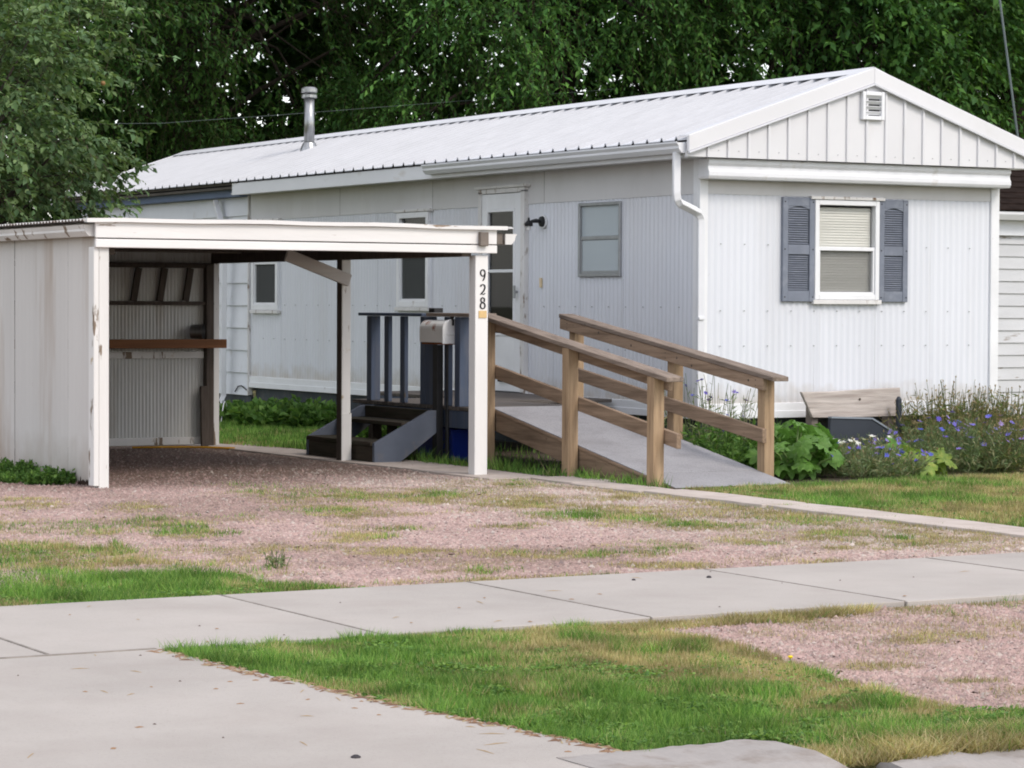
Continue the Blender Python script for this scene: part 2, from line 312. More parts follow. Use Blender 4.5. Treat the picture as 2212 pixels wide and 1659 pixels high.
def gravel_cols(x, y):
    v = veg(x, y); n = fbm(x, y, .7, 6)[:, None]; f = fbm(x, y, 6, 12)[:, None]
    pink = np.array([.425, .308, .278]); pale = np.array([.45, .385, .335]); soil = np.array([.15, .105, .085]); dry = np.array([.22, .18, .085])
    t = np.clip((x+5.0)/2.0, 0, 1)[:, None]*.75*np.clip(n*1.8, 0, 1)
    c = pink*(1-t)+pale*t
    c = c*(.72+.5*f)
    s = np.clip((n-.52)*3.5, 0, .7); c = c*(1-s)+soil*1.5*s
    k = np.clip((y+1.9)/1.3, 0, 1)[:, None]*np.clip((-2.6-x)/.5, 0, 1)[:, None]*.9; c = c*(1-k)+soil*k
    k = np.clip(v*1.2, 0, .85)[:, None]; return c*(1-k)+dry*(.7+.5*f)*k
m = attr_mat('gravel_bed', .95, 0, .1)
nn = m.node_tree.nodes; ll = m.node_tree.links; b_ = nn['Principled BSDF']
tcn = nn.new('ShaderNodeTexCoord'); vo = nn.new('ShaderNodeTexVoronoi'); vo.inputs['Scale'].default_value = 55; ll.new(tcn.outputs['Object'], vo.inputs['Vector'])
bpn = nn.new('ShaderNodeBump'); bpn.inputs['Strength'].default_value = .6; bpn.inputs['Distance'].default_value = .01; ll.new(vo.outputs['Distance'], bpn.inputs['Height']); ll.new(bpn.outputs[0], b_.inputs['Normal'])
hs = nn.new('ShaderNodeMix'); hs.data_type = 'RGBA'; hs.blend_type = 'OVERLAY'; hs.inputs[0].default_value = .35
sp = nn.new('ShaderNodeSeparateColor'); ll.new(vo.outputs['Color'], sp.inputs[0]); cb = nn.new('ShaderNodeCombineColor')
for i in range(3): ll.new(sp.outputs[0], cb.inputs[i])
at_ = [q for q in nn if q.type == 'ATTRIBUTE'][0]; ll.new(at_.outputs['Color'], hs.inputs[6]); ll.new(cb.outputs[0], hs.inputs[7]); ll.new(hs.outputs[2], b_.inputs['Base Color'])
struct(grid_obj('gravel_drive', 'gravel_bed', -10.5, -2.45, -8.26, 3.9, 110, 160, gz, gravel_cols))
struct(grid_obj('gravel_verge', 'gravel_bed', -7.3, -3.2, -12.75, -9.86, 60, 45, gz, gravel_cols))

def stones(name, label, x0, x1, y0, y1, n, smin, smax):
    x = rng.uniform(x0, x1, n); y = rng.uniform(y0, y1, n)
    keep = (rng.random(n) > veg(x, y)*.85) & ~inpoly(x, y, LEFT_G) & ~inpoly(x, y, VERGE)
    keep &= rng.random(n) > np.clip((y+1.6)/1.6, 0, 1)*.72
    keep &= ~((x > -2.72) & (y < -1.4)) & ~((x > -2.5) & (y > -1.4)); x = x[keep]; y = y[keep]; n = len(x)
    s = rng.uniform(smin, smax, n)**1.0 * np.where(rng.random(n) < .08, 1.9, 1)
    O = np.array([(1,0,-.5),(-1,0,-.5),(0,1,-.5),(0,-1,-.5),(0,0,1)], float)
    a = rng.uniform(0, 6.28, n); ca, sa = np.cos(a), np.sin(a)
    V = np.repeat(O[None], n, 0)*(1+rng.uniform(-.35, .35, (n, 5, 3)))*np.stack([s, s*rng.uniform(.6, 1, n), s*rng.uniform(.35, .7, n)], 1)[:, None] + rng.normal(0, .2, (n, 5, 3))*s[:, None, None]
    X = V[..., 0]*ca[:, None]-V[..., 1]*sa[:, None]+x[:, None]; Y = V[..., 0]*sa[:, None]+V[..., 1]*ca[:, None]+y[:, None]
    Z = V[..., 2]+(gz(x, y)+s*.22)[:, None]
    T = np.array([(0,2,4),(2,1,4),(1,3,4),(3,0,4)])
    Fc = (T[None]+np.arange(n)[:, None, None]*5).reshape(-1, 3)
    base = gravel_cols(x, y)
    pal = np.array([[.445,.30,.275],[.51,.375,.34],[.37,.25,.23],[.48,.43,.38],[.56,.50,.45],[.27,.20,.185],[.18,.145,.145],[.43,.335,.275]])
    p = np.where(rng.random(n)[:, None] < np.clip((x+4.9)/2.2, 0, .7)[:, None]*np.clip(fbm(x, y, .7, 6)*1.8, 0, 1)[:, None], pal[rng.choice([3,4,7,1], n)], pal[rng.choice(8, n, p=[.28,.17,.18,.06,.03,.14,.05,.09])])
    c = np.clip(.38*base+.62*p*(.55+.45*np.clip(base.mean(1)/.30, .3, 1.1))[:, None], .02, .8)*rng.uniform(.88, 1.1, (n, 1))
    o = np_obj(name, np.stack([X, Y, Z], -1).reshape(-1, 3), Fc, 'stones', np.repeat(c, 5, 0)); tag(o, label, 'gravel', kind='stuff'); return o
stones('gravel', 'loose pink and grey crushed stone of the drive in front of the carport', -9.5, -2.5, -8.24, 3.6, 175000, .004, .0105)
stones('gravel', 'loose pink crushed stone between sidewalk and kerb on the right', -7.2, -3.6, -12.5, -9.9, 66000, .004, .0095)

# sidewalk slabs
sw = struct(MB().poly((-16, -9.85, -.006), (6, -9.85, -.006), (6, -8.27, -.006), (-16, -8.27, -.006)).build('sidewalk', 'joint', at=(0, -9, 0)))
jx = [-15.9, -14.6, -13.3, -12.0, -10.65, -9.31, -7.96, -6.72, -5.41, -4.06, -2.75, -1.45, -.15, 1.15, 2.45, 3.75, 5.05]
for i in range(len(jx)-1):
    x0, x1 = jx[i]+.006, jx[i+1]-.006
    bx_ = MB().box(x0, x1, -9.85+.003*math.sin(i*2), -8.26, -.08, .018+.0012*math.sin(i*3.1)).build('slab', 'concrete', sw, .003)
for i in range(1, len(jx)-1): MB().box(jx[i]-.006, jx[i]+.006, -9.835, -8.27, -.02, .0198).build('joint', 'joint', sw)
MB().box(-15.9, -8.9, -9.868, -9.845, -.05, .0198).build('joint', 'joint', sw)
# driveway apron
ap = struct(MB().poly((-16, -13.2, -.012), (-8.7, -13.2, -.012), (-8.95, -9.86, -.012), (-16, -9.86, -.012)).build('driveway_apron', 'joint', at=(-12, -11, 0)))
edge = [(-8.90, -9.863), (-8.87, -10.1), (-8.82, -10.7), (-8.75, -11.4), (-8.66, -12.0), (-8.58, -12.5), (-8.56, -12.72), (-8.6, -13.16)]
def slab_poly(pts, zt, zb, name, m, parent, bevel=.003):
    return MB().prism([(x, y, zt) for x, y in pts], (0, 0, zb-zt)).build(name, m, parent, bevel)
slab_poly([(-12.3, -9.863)] + edge + [(-12.3, -13.16)], .0165, -.1, 'slab', 'concrete', ap)
slab_poly([(-15.9, -9.863), (-12.31, -9.863), (-12.31, -13.16), (-15.9, -13.16)], .0165, -.1, 'slab', 'concrete', ap)
# narrow path strip beside the drive, of uneven poured lengths
pa = struct(MB().poly((-2.74, -8.26, -.003), (-2.3, -8.26, -.003), (-2.3, 2.2, -.003), (-2.74, 2.2, -.003)).build('garden_path', 'joint', at=(-2.5, -4, 0)))
ys = [-8.25, -7.05, -5.9, -4.85, -4.4, -3.35, -2.4, -1.75]
random.seed(5)
for i in range(len(ys)-1):
    dx = random.uniform(-.03, .03); wv = random.uniform(-.02, .03)
    slab_poly([(-2.70+dx+random.uniform(-.02, .02), ys[i]), (-2.34+dx+wv, ys[i]), (-2.31+dx+wv, (ys[i]+ys[i+1])/2), (-2.34+dx+wv+random.uniform(-.02, .02), ys[i+1]-.012), (-2.69+dx, ys[i+1]-.012), (-2.72+dx, (ys[i]+ys[i+1])/2)], .012+random.uniform(-.004, .006), -.06, 'slab', 'concrete_old', pa)
slab_poly([(-3.0, -1.74), (-2.5, -1.74), (-2.42, .3), (-2.55, 2.3), (-2.9, 3.9), (-3.1, 3.9), (-3.05, .9), (-2.98, -.3)], .010, -.06, 'slab', 'concrete_old', pa)
struct(MB().poly((-2.3, -2.9, -.012), (-.05, -2.9, -.012), (-.05, 4.2, -.012), (-2.3, 4.2, -.012)).build('bare_soil', 'soil_bare', at=(-1.2, 1, -.012)))
# kerb: a rounded broken length, then a lower one
def kerb(name, label, x0, x1, prof, seed, n, ends):
    rnd = random.Random(seed); V = []; K = len(prof); Fq = []
    for i in range(n+1):
        t = i/n; x = x0+(x1-x0)*t
        for k, (yy, zz) in enumerate(prof):
            f = mnoise.noise(Vector((x*5, yy*5, seed)))*.010+mnoise.noise(Vector((x*17, yy*17, seed)))*.006+mnoise.noise(Vector((x*43, yy*43, seed)))*.003
            xe = (ends*mnoise.noise(Vector((k*.9, seed, 3)))) if i == n else 0.
            drop = 0 if i < n else .03
            V.append((x+xe+f*.5, yy+f*.8, zz+f*(1 if 0 < k < K-1 else 0)-(drop if 0 < k < K-1 else 0)))
    for i in range(n):
        for k in range(K-1): a = i*K+k; Fq.append((a, a+K, a+K+1, a+1))
    mb = MB(); mb.v = V; mb.f = Fq + [tuple(range(K)), tuple(n*K+k for k in reversed(range(K)))]
    o = mb.build(name, 'kerb_concrete', None); tag(o, label, 'kerb', 'kerb lengths along the street')
kerb('kerb', 'broken kerb end of grey concrete beside the driveway apron', -8.80, -8.08, [(-12.60, -.10), (-12.60, .0), (-12.63, .020), (-12.70, .026), (-12.80, .022), (-12.90, .018), (-13.0, .012), (-13.08, -.005), (-13.13, -.04), (-13.16, -.08), (-13.165, -.14)], 1, 46, .07)
kerb('kerb', 'low worn kerb length under dry grass at the lower right', -7.94, -5.0, [(-12.98, -.10), (-12.98, -.02), (-13.0, -.006), (-13.05, -.002), (-13.12, -.010), (-13.17, -.03), (-13.2, -.065), (-13.205, -.14)], 2, 150, .04)

# ------------------------------------------------------------------ grass
def leaf_arrays(P, D, N, L, Wd, c, fold=.25):
    """P base, D axis, N approximate normal (all n x 3), L length, Wd half width -> V, F, cols; each leaf two triangles pairs"""
    n = len(P); D = D/np.linalg.norm(D, axis=1, keepdims=True); Sd = np.cross(D, N); Sd /= np.linalg.norm(Sd, axis=1, keepdims=True)+1e-9; Nn = np.cross(Sd, D)
    L = L[:, None]; Wd = Wd[:, None]
    V = np.stack([P, P+D*L*.45+Sd*Wd+Nn*Wd*fold, P+D*L-Nn*L*.12, P+D*L*.45-Sd*Wd+Nn*Wd*fold], 1).reshape(-1, 3)
    T = np.array([(0,1,2),(0,2,3)]); Fc = (T[None]+np.arange(n)[:, None, None]*4).reshape(-1, 3)
    return V, Fc, np.repeat(c, 4, 0)
def blades(name, label, P, n, h, wd, green=.7, seed=0, dens=None, tri3=True, palette='g', cat='grass', lean=.45, dryf=None, jit=.0):
    r = np.random.default_rng(100+seed); P_ = np.array(P); lo = P_.min(0); hi = P_.max(0)
    x = r.uniform(lo[0], hi[0], n); y = r.uniform(lo[1], hi[1], n)
    jx_ = jit*(fbm(x, y, 3.2, 33+seed)-.5)*4; jy_ = jit*(fbm(x, y, 3.2, 44+seed)-.5)*4
    k = inpoly(x+jx_, y+jy_, P) & ~((y > -9.835) & (y < -8.285) & (x < 5))
    if dens is not None: k &= r.random(n) < dens(x, y)
    x = x[k]; y = y[k]; n = len(x)
    f = fbm(x, y, 1.6, 20+seed); f2 = fbm(x, y, 5., 30+seed)
    gr_ = np.clip((green-1+f*1.0+f2*.6-.25)*3.2, 0, 1) if dryf is None else dryf(x, y, f, f2)
    f3 = vnoise(x, y, 9., 60+seed); tf = np.clip((fbm(x, y, 4.2, 90+seed)-.36)*3.2, 0, 1); H = h*r.uniform(.35, 1.15, n)*(.30+.35*f2+.35*f3+.75*tf)*(.75+.45*gr_); W = wd*r.uniform(.6, 1.3, n)
    a = r.uniform(0, 6.28, n); la = r.uniform(0, 6.28, n); le = H*r.uniform(.1, 1, n)*lean*1.6
    px, py = np.cos(a)*W/2, np.sin(a)*W/2; lx, ly = np.cos(la)*le, np.sin(la)*le; z0 = np.full(n, GZ+.002)
    b0 = np.stack([x-px, y-py, z0], 1); b1 = np.stack([x+px, y+py, z0], 1); tip = np.stack([x+lx, y+ly, z0+H-GZ], 1)
    isg = r.random(n) < gr_*.94+.05
    G = np.array([[.150,.285,.060],[.19,.335,.075],[.105,.22,.050],[.26,.385,.11],[.080,.18,.045]])[r.integers(0, 5, n)]
    D = np.array([[.46,.385,.22],[.39,.31,.17],[.52,.45,.27],[.31,.24,.13],[.30,.295,.13]])[r.integers(0, 5, n)]
    c = np.where(isg[:, None], G, D)*r.uniform(.7, 1.2, (n, 1))*(.62+.75*vnoise(x, y, 6., 70+seed))[:, None]
    if tri3:
        m0 = np.stack([x-px*.75+lx*.35, y-py*.75+ly*.35, z0+H*.55], 1); m1 = np.stack([x+px*.75+lx*.35, y+py*.75+ly*.35, z0+H*.55], 1)
        V = np.stack([b0, b1, m1, m0, tip], 1).reshape(-1, 3); T = np.array([(0,1,2),(0,2,3),(3,2,4)]); kk = 5
    else: V = np.stack([b0, b1, tip], 1).reshape(-1, 3); T = np.array([(0,1,2)]); kk = 3
    Fc = (T[None]+np.arange(n)[:, None, None]*kk).reshape(-1, 3)
    o = np_obj(name, V, Fc, 'blade', np.repeat(c, kk, 0)); tag(o, label, cat, kind='stuff'); return o
def verge_green(x, y, f, f2):
    left = np.clip((-7.75-x)/.5+.4, 0, 1)            # lush by the apron, straw-coloured towards the gravel
    front = np.clip((-11.8-y)/.5, 0, .85)*np.clip((f-.34)*4, 0, 1)
    return np.clip(np.maximum(left, front)*1.05*np.clip(f*1.3+f2*.8, 0, 1.1)+np.clip((f+f2-1.02)*3.4, 0, .85), 0, 1)*np.clip(.35+1.5*vnoise(x, y, 3.4, 81), 0, 1)
blades('grass', 'lush patchy lawn wedge between sidewalk, apron and kerb in the foreground', VERGE, 210000, .030, .0046, .6, 1, lean=.9, jit=.03, dryf=verge_green)
blades('grass', 'tufts of green grass where the drive meets the sidewalk on the left', LEFT_G, 190000, .035, .005, .62, 2, lean=.9, jit=.22,
       dens=lambda x, y: np.clip(.25+1.5*np.maximum(np.clip((-7.45-y)/.5, 0, 1), np.clip(fbm(x, y, 1.2, 41)*2-.7, 0, 1)), .12, 1))
blades('grass', 'short sun-bleached front lawn before the flower bed', RIGHT_L, 240000, .032, .007, .58, 3, tri3=False, lean=.9, jit=.03,
       dens=lambda x, y: np.where((x < 1.6) | (y > -4), 1., .0)+.2)
blades('grass', 'shaded grass strip behind the carport', BACK_L, 60000, .04, .012, .85, 4, tri3=False)
blades('grass', 'thin weeds and grass streaks growing through the gravel drive', [(-9.4, -8.24), (-2.5, -8.24), (-2.5, -1.0), (-9.4, -1.0)], 320000, .018, .0065, .42, 5, tri3=False,
       dens=lambda x, y: np.clip(veg(x, y)*1.15-.04, 0, 1), lean=.8)
blades('grass', 'thin weeds in the pink gravel beside the verge lawn', [(-7.2, -12.6), (-4, -12.6), (-4, -9.88), (-7.2, -9.88)], 90000, .02, .005, .42, 6, tri3=False,
       dens=lambda x, y: np.clip(veg(x, y)*.9-.05, 0, 1), lean=.8)
blades('grass', 'weeds in the shade beneath the ramp and deck', [(-2.42, -3.05), (-2.26, -3.1), (-2.1, -.5), (-.2, -.5), (-.2, 2.5), (-2.4, 2.5), (-2.5, .2), (-2.4, -1.7)], 26000, .07, .011, .95, 7, tri3=False, lean=.7, dens=lambda x, y: np.where(x < -2.2, .9, .06))
def strawy(x, y, f, f2): return np.zeros(len(x))
blades('dry_grass', 'straw-coloured dead grass lying over the kerb', [(-8.1, -12.75), (-6.2, -12.7), (-6.2, -13.06), (-7.2, -13.06), (-7.9, -13.0), (-8.08, -12.98)], 17000, .045, .005, .1, 8, lean=1.8, dryf=strawy, cat='dry grass')
blades('dry_grass', 'brown dead grass and litter along the sidewalk edge', [(-7.2, -9.9), (-5.6, -9.9), (-5.8, -10.05), (-6.9, -10.12)], 9000, .035, .006, .1, 9, lean=1.6, dryf=strawy, cat='dry grass')
def clover(name, label, P, n, seed, dens, size=.016, hmax=.05):
    r = np.random.default_rng(seed); P_ = np.array(P); lo = P_.min(0); hi = P_.max(0)
    x = r.uniform(lo[0], hi[0], n); y = r.uniform(lo[1], hi[1], n); lump = fbm(x, y, 5.5, 50+seed)
    k = inpoly(x, y, P) & (r.random(n) < dens(x, y)*np.clip((lump-.34)*5, 0, 1)); x = x[k]; y = y[k]; lump = lump[k]; n = len(x)
    z = GZ+.012+hmax*np.clip((lump-.3)*2, .15, 1)*r.uniform(.45, 1, n)
    p = np.stack([x, y, z], 1); D = np.stack([r.normal(size=n), r.normal(size=n), r.normal(0, .35, n)], 1); N = np.stack([r.normal(0, .4, n), r.normal(0, .4, n), np.ones(n)], 1)
    L = size*r.uniform(.6, 1.3, n); c = np.array([[.14,.265,.06],[.18,.31,.075],[.11,.215,.055],[.23,.35,.095],[.09,.175,.055]])[r.integers(0, 5, n)]*r.uniform(.75, 1.2, (n, 1))
    V, Fc, cc = leaf_arrays(p, D, N, L, L*.38, c, .1)
    tag(np_obj(name, V, Fc, 'blade', cc), label, 'clover', kind='stuff')
def lush(x, y): return np.clip(np.maximum((-7.6-x)/.6+.3, np.clip((-11.5-y)/.6, 0, .9)), 0.05, 1)
clover('clover', 'clover tufts in the lush part of the foreground lawn wedge', VERGE, 210000, 1, lush, .015, .036)
clover('clover', 'clover tufts along the sidewalk at the left of the drive', LEFT_G, 120000, 2, lambda x, y: np.clip((-7.3-y)/.5, .15, 1), .016, .038)
clover('clover', 'low clover in the front lawn beside the path', RIGHT_L, 90000, 3, lambda x, y: np.clip(.9-(x+2.3)/1.0, .05, .9), .02, .035)
# yellow dandelion head in the verge
dl = thing('dandelion', 'single yellow dandelion flower in the straw-coloured verge', 'flower', (-6.98, -11.2, GZ))
MB().tube([(-6.98, -11.2, GZ), (-6.98, -11.2, .022)], .002, 5).build('stem', 'pumpkin_stalk', dl)
mat('yellow_petal', (.75, .55, .02), .7)
MB().tube([(-6.98, -11.2, .022), (-6.98, -11.2, .028), (-6.98, -11.2, .032)], [.005, .010, .007], 9).build('flower_head', 'yellow_petal', dl)

# small litter on the concrete: bits of straw, leaf scraps, crumbs of stone
def litter():
    V = []; Fc = []; cols = []; r = random.Random(9)
    def quad(x, y, z, L, wd, a, c, up=.004):
        i = len(V); ca, sa = math.cos(a), math.sin(a)
        for (u, v, h) in ((-L, -wd, 0), (L, -wd, 0), (L, wd, 0), (-L, wd, 0), (0, 0, up)):
            V.append((x+u*ca-v*sa, y+u*sa+v*ca, z+h)); cols.append(c)
        for q in ((0,1,4),(1,2,4),(2,3,4),(3,0,4)): Fc.append(tuple(i+k for k in q))
    for _ in range(110):
        if r.random() < .6:
            y = r.uniform(-13, -9.9); x = r.uniform(-11.5, -8.72-(-9.9-y)*-.1); x = min(x, -8.9+(-9.9-y)*.08); z = .017
            if r.random() < .4: x = -8.9+(-9.9-y)*.115-abs(r.gauss(0, .18))
        else: x = r.uniform(-10, -3.5); y = r.uniform(-9.8, -8.3); z = .0205
        k = r.random()
        if k < .35: quad(x, y, z, r.uniform(.015, .05), .0018, r.uniform(0, 3.1), (.38, .28, .17), .003)
        elif k < .7: quad(x, y, z, r.uniform(.006, .014), r.uniform(.004, .009), r.uniform(0, 3.1), (.30, .18, .10), .003)
        else: quad(x, y, z, r.uniform(.003, .007), r.uniform(.003, .005), r.uniform(0, 3.1), (.12, .09, .08), .004)
    for _ in range(260):       # dead grass along the apron edge
        y = r.uniform(-12.7, -9.9); t = (-9.86-y)/2.85; x = -8.9+.34*t**1.25-r.uniform(-.02, .05)
        quad(x, y, .017, r.uniform(.008, .03), .003, r.uniform(0, 3.1), r.choice([(.30, .19, .12), (.36, .29, .18), (.20, .12, .08)]), .005)
    o = np_obj('litter', V, Fc, 'litter', np.array(cols)); tag(o, 'straws, leaf scraps and crumbs scattered on the concrete apron and sidewalk', 'litter', kind='stuff')
litter()
def pebble(name, label, x, y, z, s):
    mb = MB().tube([(x, y, z), (x, y, z+s*.5), (x, y, z+s*.8)], [s, s*.9, s*.4], 7)
    tag(mb.build(name, 'rock_dark', None, smooth=False), label, 'stone', 'dark pebbles on the concrete')
pebble('pebble', 'dark pebble on the apron at the bottom edge of the picture', -9.3, -12.36, .012, .016)
pebble('pebble', 'dark pebble on the sidewalk slab right of the picture centre', -5.62, -8.62, .018, .013)
pebble('pebble', 'dark pebble on the sidewalk slab near its far joint', -6.0, -8.56, .018, .01)

# ------------------------------------------------------------------ mobile home
S = lambda u, d, z: (-d, u, z)          # long side (faces -x): u along y
FR = lambda u, d, z: (u, -d, z)         # gable end (faces -y): u along x
ZB, ZBT, ZS, WID, LEN = .33, .448, 2.2526, 3.2, 14.9
def mbox(mb, mp, u0, u1, d0, d1, z0, z1):
    a = mp(u0, d0, z0); b = mp(u1, d1, z1)
    return mb.box(min(a[0], b[0]), max(a[0], b[0]), min(a[1], b[1]), max(a[1], b[1]), z0, z1)
def pbox(name, m, parent, mp, u0, u1, d0, d1, z0, z1, bevel=.003): return mbox(MB(), mp, u0, u1, d0, d1, z0, z1).build(name, m, parent, bevel)
def sheet(name, m, parent, mp, u0, u1, z0, z1, period, amp, holes=(), seg=6, d0=0., phase=0., smooth=True):
    mb = MB(); n = max(2, int(round((u1-u0)/period*seg))); us = [u0+(u1-u0)*i/n for i in range(n+1)]
    for h in holes: us += [h[0], h[1]]
    us = sorted(set([u0, u1]+[round(u, 6) for u in us if u0+1e-4 < u < u1-1e-4]))
    D = lambda u: d0+amp*(.5-.5*math.cos(2*math.pi*(u+phase)/period))
    for a, b in zip(us, us[1:]):
        if b-a < 1e-5: continue
        mid = (a+b)/2; zz = [(z0, z1)]
        for h in holes:
            if h[0] < mid < h[1]:
                nz2 = []
                for (p, q) in zz:
                    if h[2] > p: nz2.append((p, min(q, h[2])))
                    if h[3] < q: nz2.append((max(p, h[3]), q))
                zz = nz2
        for p, q in zz:
            if q-p > 1e-4: mb.poly(mp(a, D(a), p), mp(b, D(b), p), mp(b, D(b), q), mp(a, D(a), q))
    me_at = mp((u0+u1)/2, d0, (z0+z1)/2)
    me = mb.mesh(name, me_at); bm = bmesh.new(); bm.from_mesh(me); bmesh.ops.remove_doubles(bm, verts=bm.verts, dist=1e-5); bmesh.ops.recalc_face_normals(bm, faces=bm.faces)
    bm.to_mesh(me); bm.free()
    if smooth: me.polygons.foreach_set('use_smooth', [True]*len(me.polygons))
    return add(name, me, m, parent, me_at)

home = thing('mobile_home', 'long white corrugated mobile home with gabled metal roof', 'mobile home', (0, 0, 0))
side_holes = [(1.27, 1.955, 1.575, 2.205), (2.97, 3.79, .44, 2.385), (4.93, 5.59, 1.29, 2.215), (8.59, 9.26, 1.245, 2.215)]
front_holes = [(1.185, 1.84, 1.375, 2.22)]
yb = [.02, 1.22, 2.44, 3.66, 4.88, 6.1, 7.32, 8.54, 9.37]
for a, b in zip(yb, yb[1:]):
    sheet('siding_panel', 'siding', home, S, a+.001, b-.001, ZBT, ZS, .0667, .009, [h for h in side_holes if h[1] > a and h[0] < b], d0=.004)
for a, b in zip([.02, 2.62, 4.86, 7.0, 9.37], [2.62, 4.86, 7.0, 9.37]):
    sheet('upper_panel', 'upper_panel', home, S, a+.003, b-.003, ZS-.004, 2.60, .6, .0, [h for h in side_holes if h[1] > a and h[0] < b and h[3] > ZS-.01], d0=.016)
for a, b in zip([.03, 1.25, 2.46], [1.25, 2.46, 3.15]):
    sheet('siding_panel', 'siding', home, FR, a+.001, b-.001, ZBT, ZS, .0667, .009, [h for h in front_holes if h[1] > a and h[0] < b], d0=.004)
sheet('upper_panel', 'upper_panel', home, FR, .03, 3.15, ZS-.003, 2.56, .6, 0, [], d0=.016)
# base rails and corner trims
pbox('base_rail', 'white_trim', home, S, -.02, 9.37, -.01, .026, ZB+.06, ZBT+.012)
pbox('base_rail', 'white_trim', home, S, -.02, 9.37, -.01, .034, ZB, ZB+.062)
pbox('base_rail', 'white_trim', home, FR, 0, 3.2, -.01, .024, ZB+.06, ZBT+.012)
pbox('base_rail', 'white_trim', home, FR, 0, 3.2, -.01, .032, ZB, ZB+.062)
box('corner_trim', 'white_trim', home, -.026, .06, -.03, .0, ZB-.01, 2.56)
box('corner_trim', 'white_trim', home, -.029, .0, .0, .07, ZB-.01, 2.56)
box('corner_trim', 'white_trim', home, 3.13, 3.225, -.03, .06, ZB-.01, 2.56)
# rows of siding screws
mb = MB()
for z in (1.255, .953, 1.825):
    for k in range(13):
        x = .2+k*.245
        if not (.8 < x < 2.2 and z > 1.3): mb.box(x-.004, x+.004, -.022, -.012, z-.004, z+.004)
for z in (1.283, .9):
    for k in range(32):
        y = .3+k*.29
        if not (2.8 < y < 3.9 or (4.8 < y < 5.7 and z > 1.2) or y > 9.2): mb.box(-.022, -.012, y-.004, y+.004, z-.004, z+.004)
o = mb.build('screws', 'aluminium', home); o['kind'] = 'stuff'
# hidden walls, floor, skirting
box('rear_wall', 'clapboard', home, 3.16, 3.2, .02, LEN, .1, 2.64)
box('end_wall', 'clapboard', home, 0, 3.16, LEN-.04, LEN, .1, 2.64)
box('floor', 'interior', home, .02, 3.15, .02, LEN-.05, .40, .44)
box('ceiling', 'interior', home, .03, 3.15, .03, LEN-.05, 2.48, 2.50)
box('partition', 'interior', home, 1.13, 1.2, .6, LEN-.1, .445, 2.475)
box('skirting', 'skirt', home, .05, .08, .06, 9.36, -.02, ZB+.02)
box('skirting', 'skirt', home, .08, 3.1, .10, .13, -.02, ZB+.02)

# windows
def window(mp, u0, u1, z0, z1, fm, pane_u, pane_l, zmid, fw=.045, proud=.04, label=None, hood=True, inner=None):
    mb = MB()
    mbox(mb, mp, u0, u0+fw, -.02, proud, z0, z1); mbox(mb, mp, u1-fw, u1, -.02, proud, z0, z1)
    mbox(mb, mp, u0+fw, u1-fw, -.02, proud, z0, z0+fw); mbox(mb, mp, u0+fw, u1-fw, -.02, proud, z1-fw, z1)
    wd = mb.build('window', fm, home, .004)
    if label: wd['label'] = label
    iu0, iu1, iz0, iz1 = u0+fw, u1-fw, z0+fw, z1-fw
    pbox('sash_rail', fm, wd, mp, iu0, iu1, -.012, proud-.012, zmid-.017, zmid+.017)
    mb = MB()      # lower sash frame
    s = .018
    mbox(mb, mp, iu0, iu0+s, -.012, proud-.014, iz0, zmid-.018); mbox(mb, mp, iu1-s, iu1, -.012, proud-.014, iz0, zmid-.018)
    mbox(mb, mp, iu0+s, iu1-s, -.012, proud-.014, iz0, iz0+s*1.3)
    mb.build('sash', fm, wd, .002)
    pbox('pane', pane_u, wd, mp, iu0, iu1, .004, .007, zmid+.018, iz1, 0)
    pbox('pane', pane_l, wd, mp, iu0+s, iu1-s, .010, .013, iz0+s*1.3, zmid-.019, 0)
    if inner: pbox('curtain', inner, wd, mp, u0-.02, u1+.02, -.085, -.075, z0-.02, z1+.02, 0)
    if hood:
        pbox('window_head', 'old_trim', wd, mp, u0-.05, u1+.05, .0, proud+.012, z1+.002, z1+.03)
        pbox('sill', 'old_trim', wd, mp, u0-.02, u1+.02, .0, proud+.01, z0-.04, z0-.002)
    return wd
window(S, 1.245, 1.975, 1.555, 2.225, 'aluminium', 'pane_frost', 'pane_frost', 1.905, .03, .035, 'old grey aluminium window with cloudy pale panes', hood=False, inner='curtain')
window(S, 4.905, 5.61, 1.27, 2.235, 'white_trim', 'pane_dark', 'screen_dark', 1.79, .06, .045, inner='dim_curtain')
window(S, 8.565, 9.285, 1.225, 2.23, 'white_trim', 'pane_dark', 'screen_dark', 1.76, .06, .045, inner='dim_curtain')
fw_ = window(FR, 1.165, 1.86, 1.355, 2.225, 'white_trim', 'pane_clear', 'screen_soft', 1.80, .045, .05, 'white sash window with closed blinds')
bl = MB().box(-.30, .30, -.0145, .0145, -.0008, .0008).mesh('blind_slat'); bl.materials.append(MATS['blind'])
k = 0
z = 1.42
while z < 2.17:
    add('blind_slat', bl, 'blind', fw_, (1.51, .022, z), (R(68), 0, 0)); z += .0235
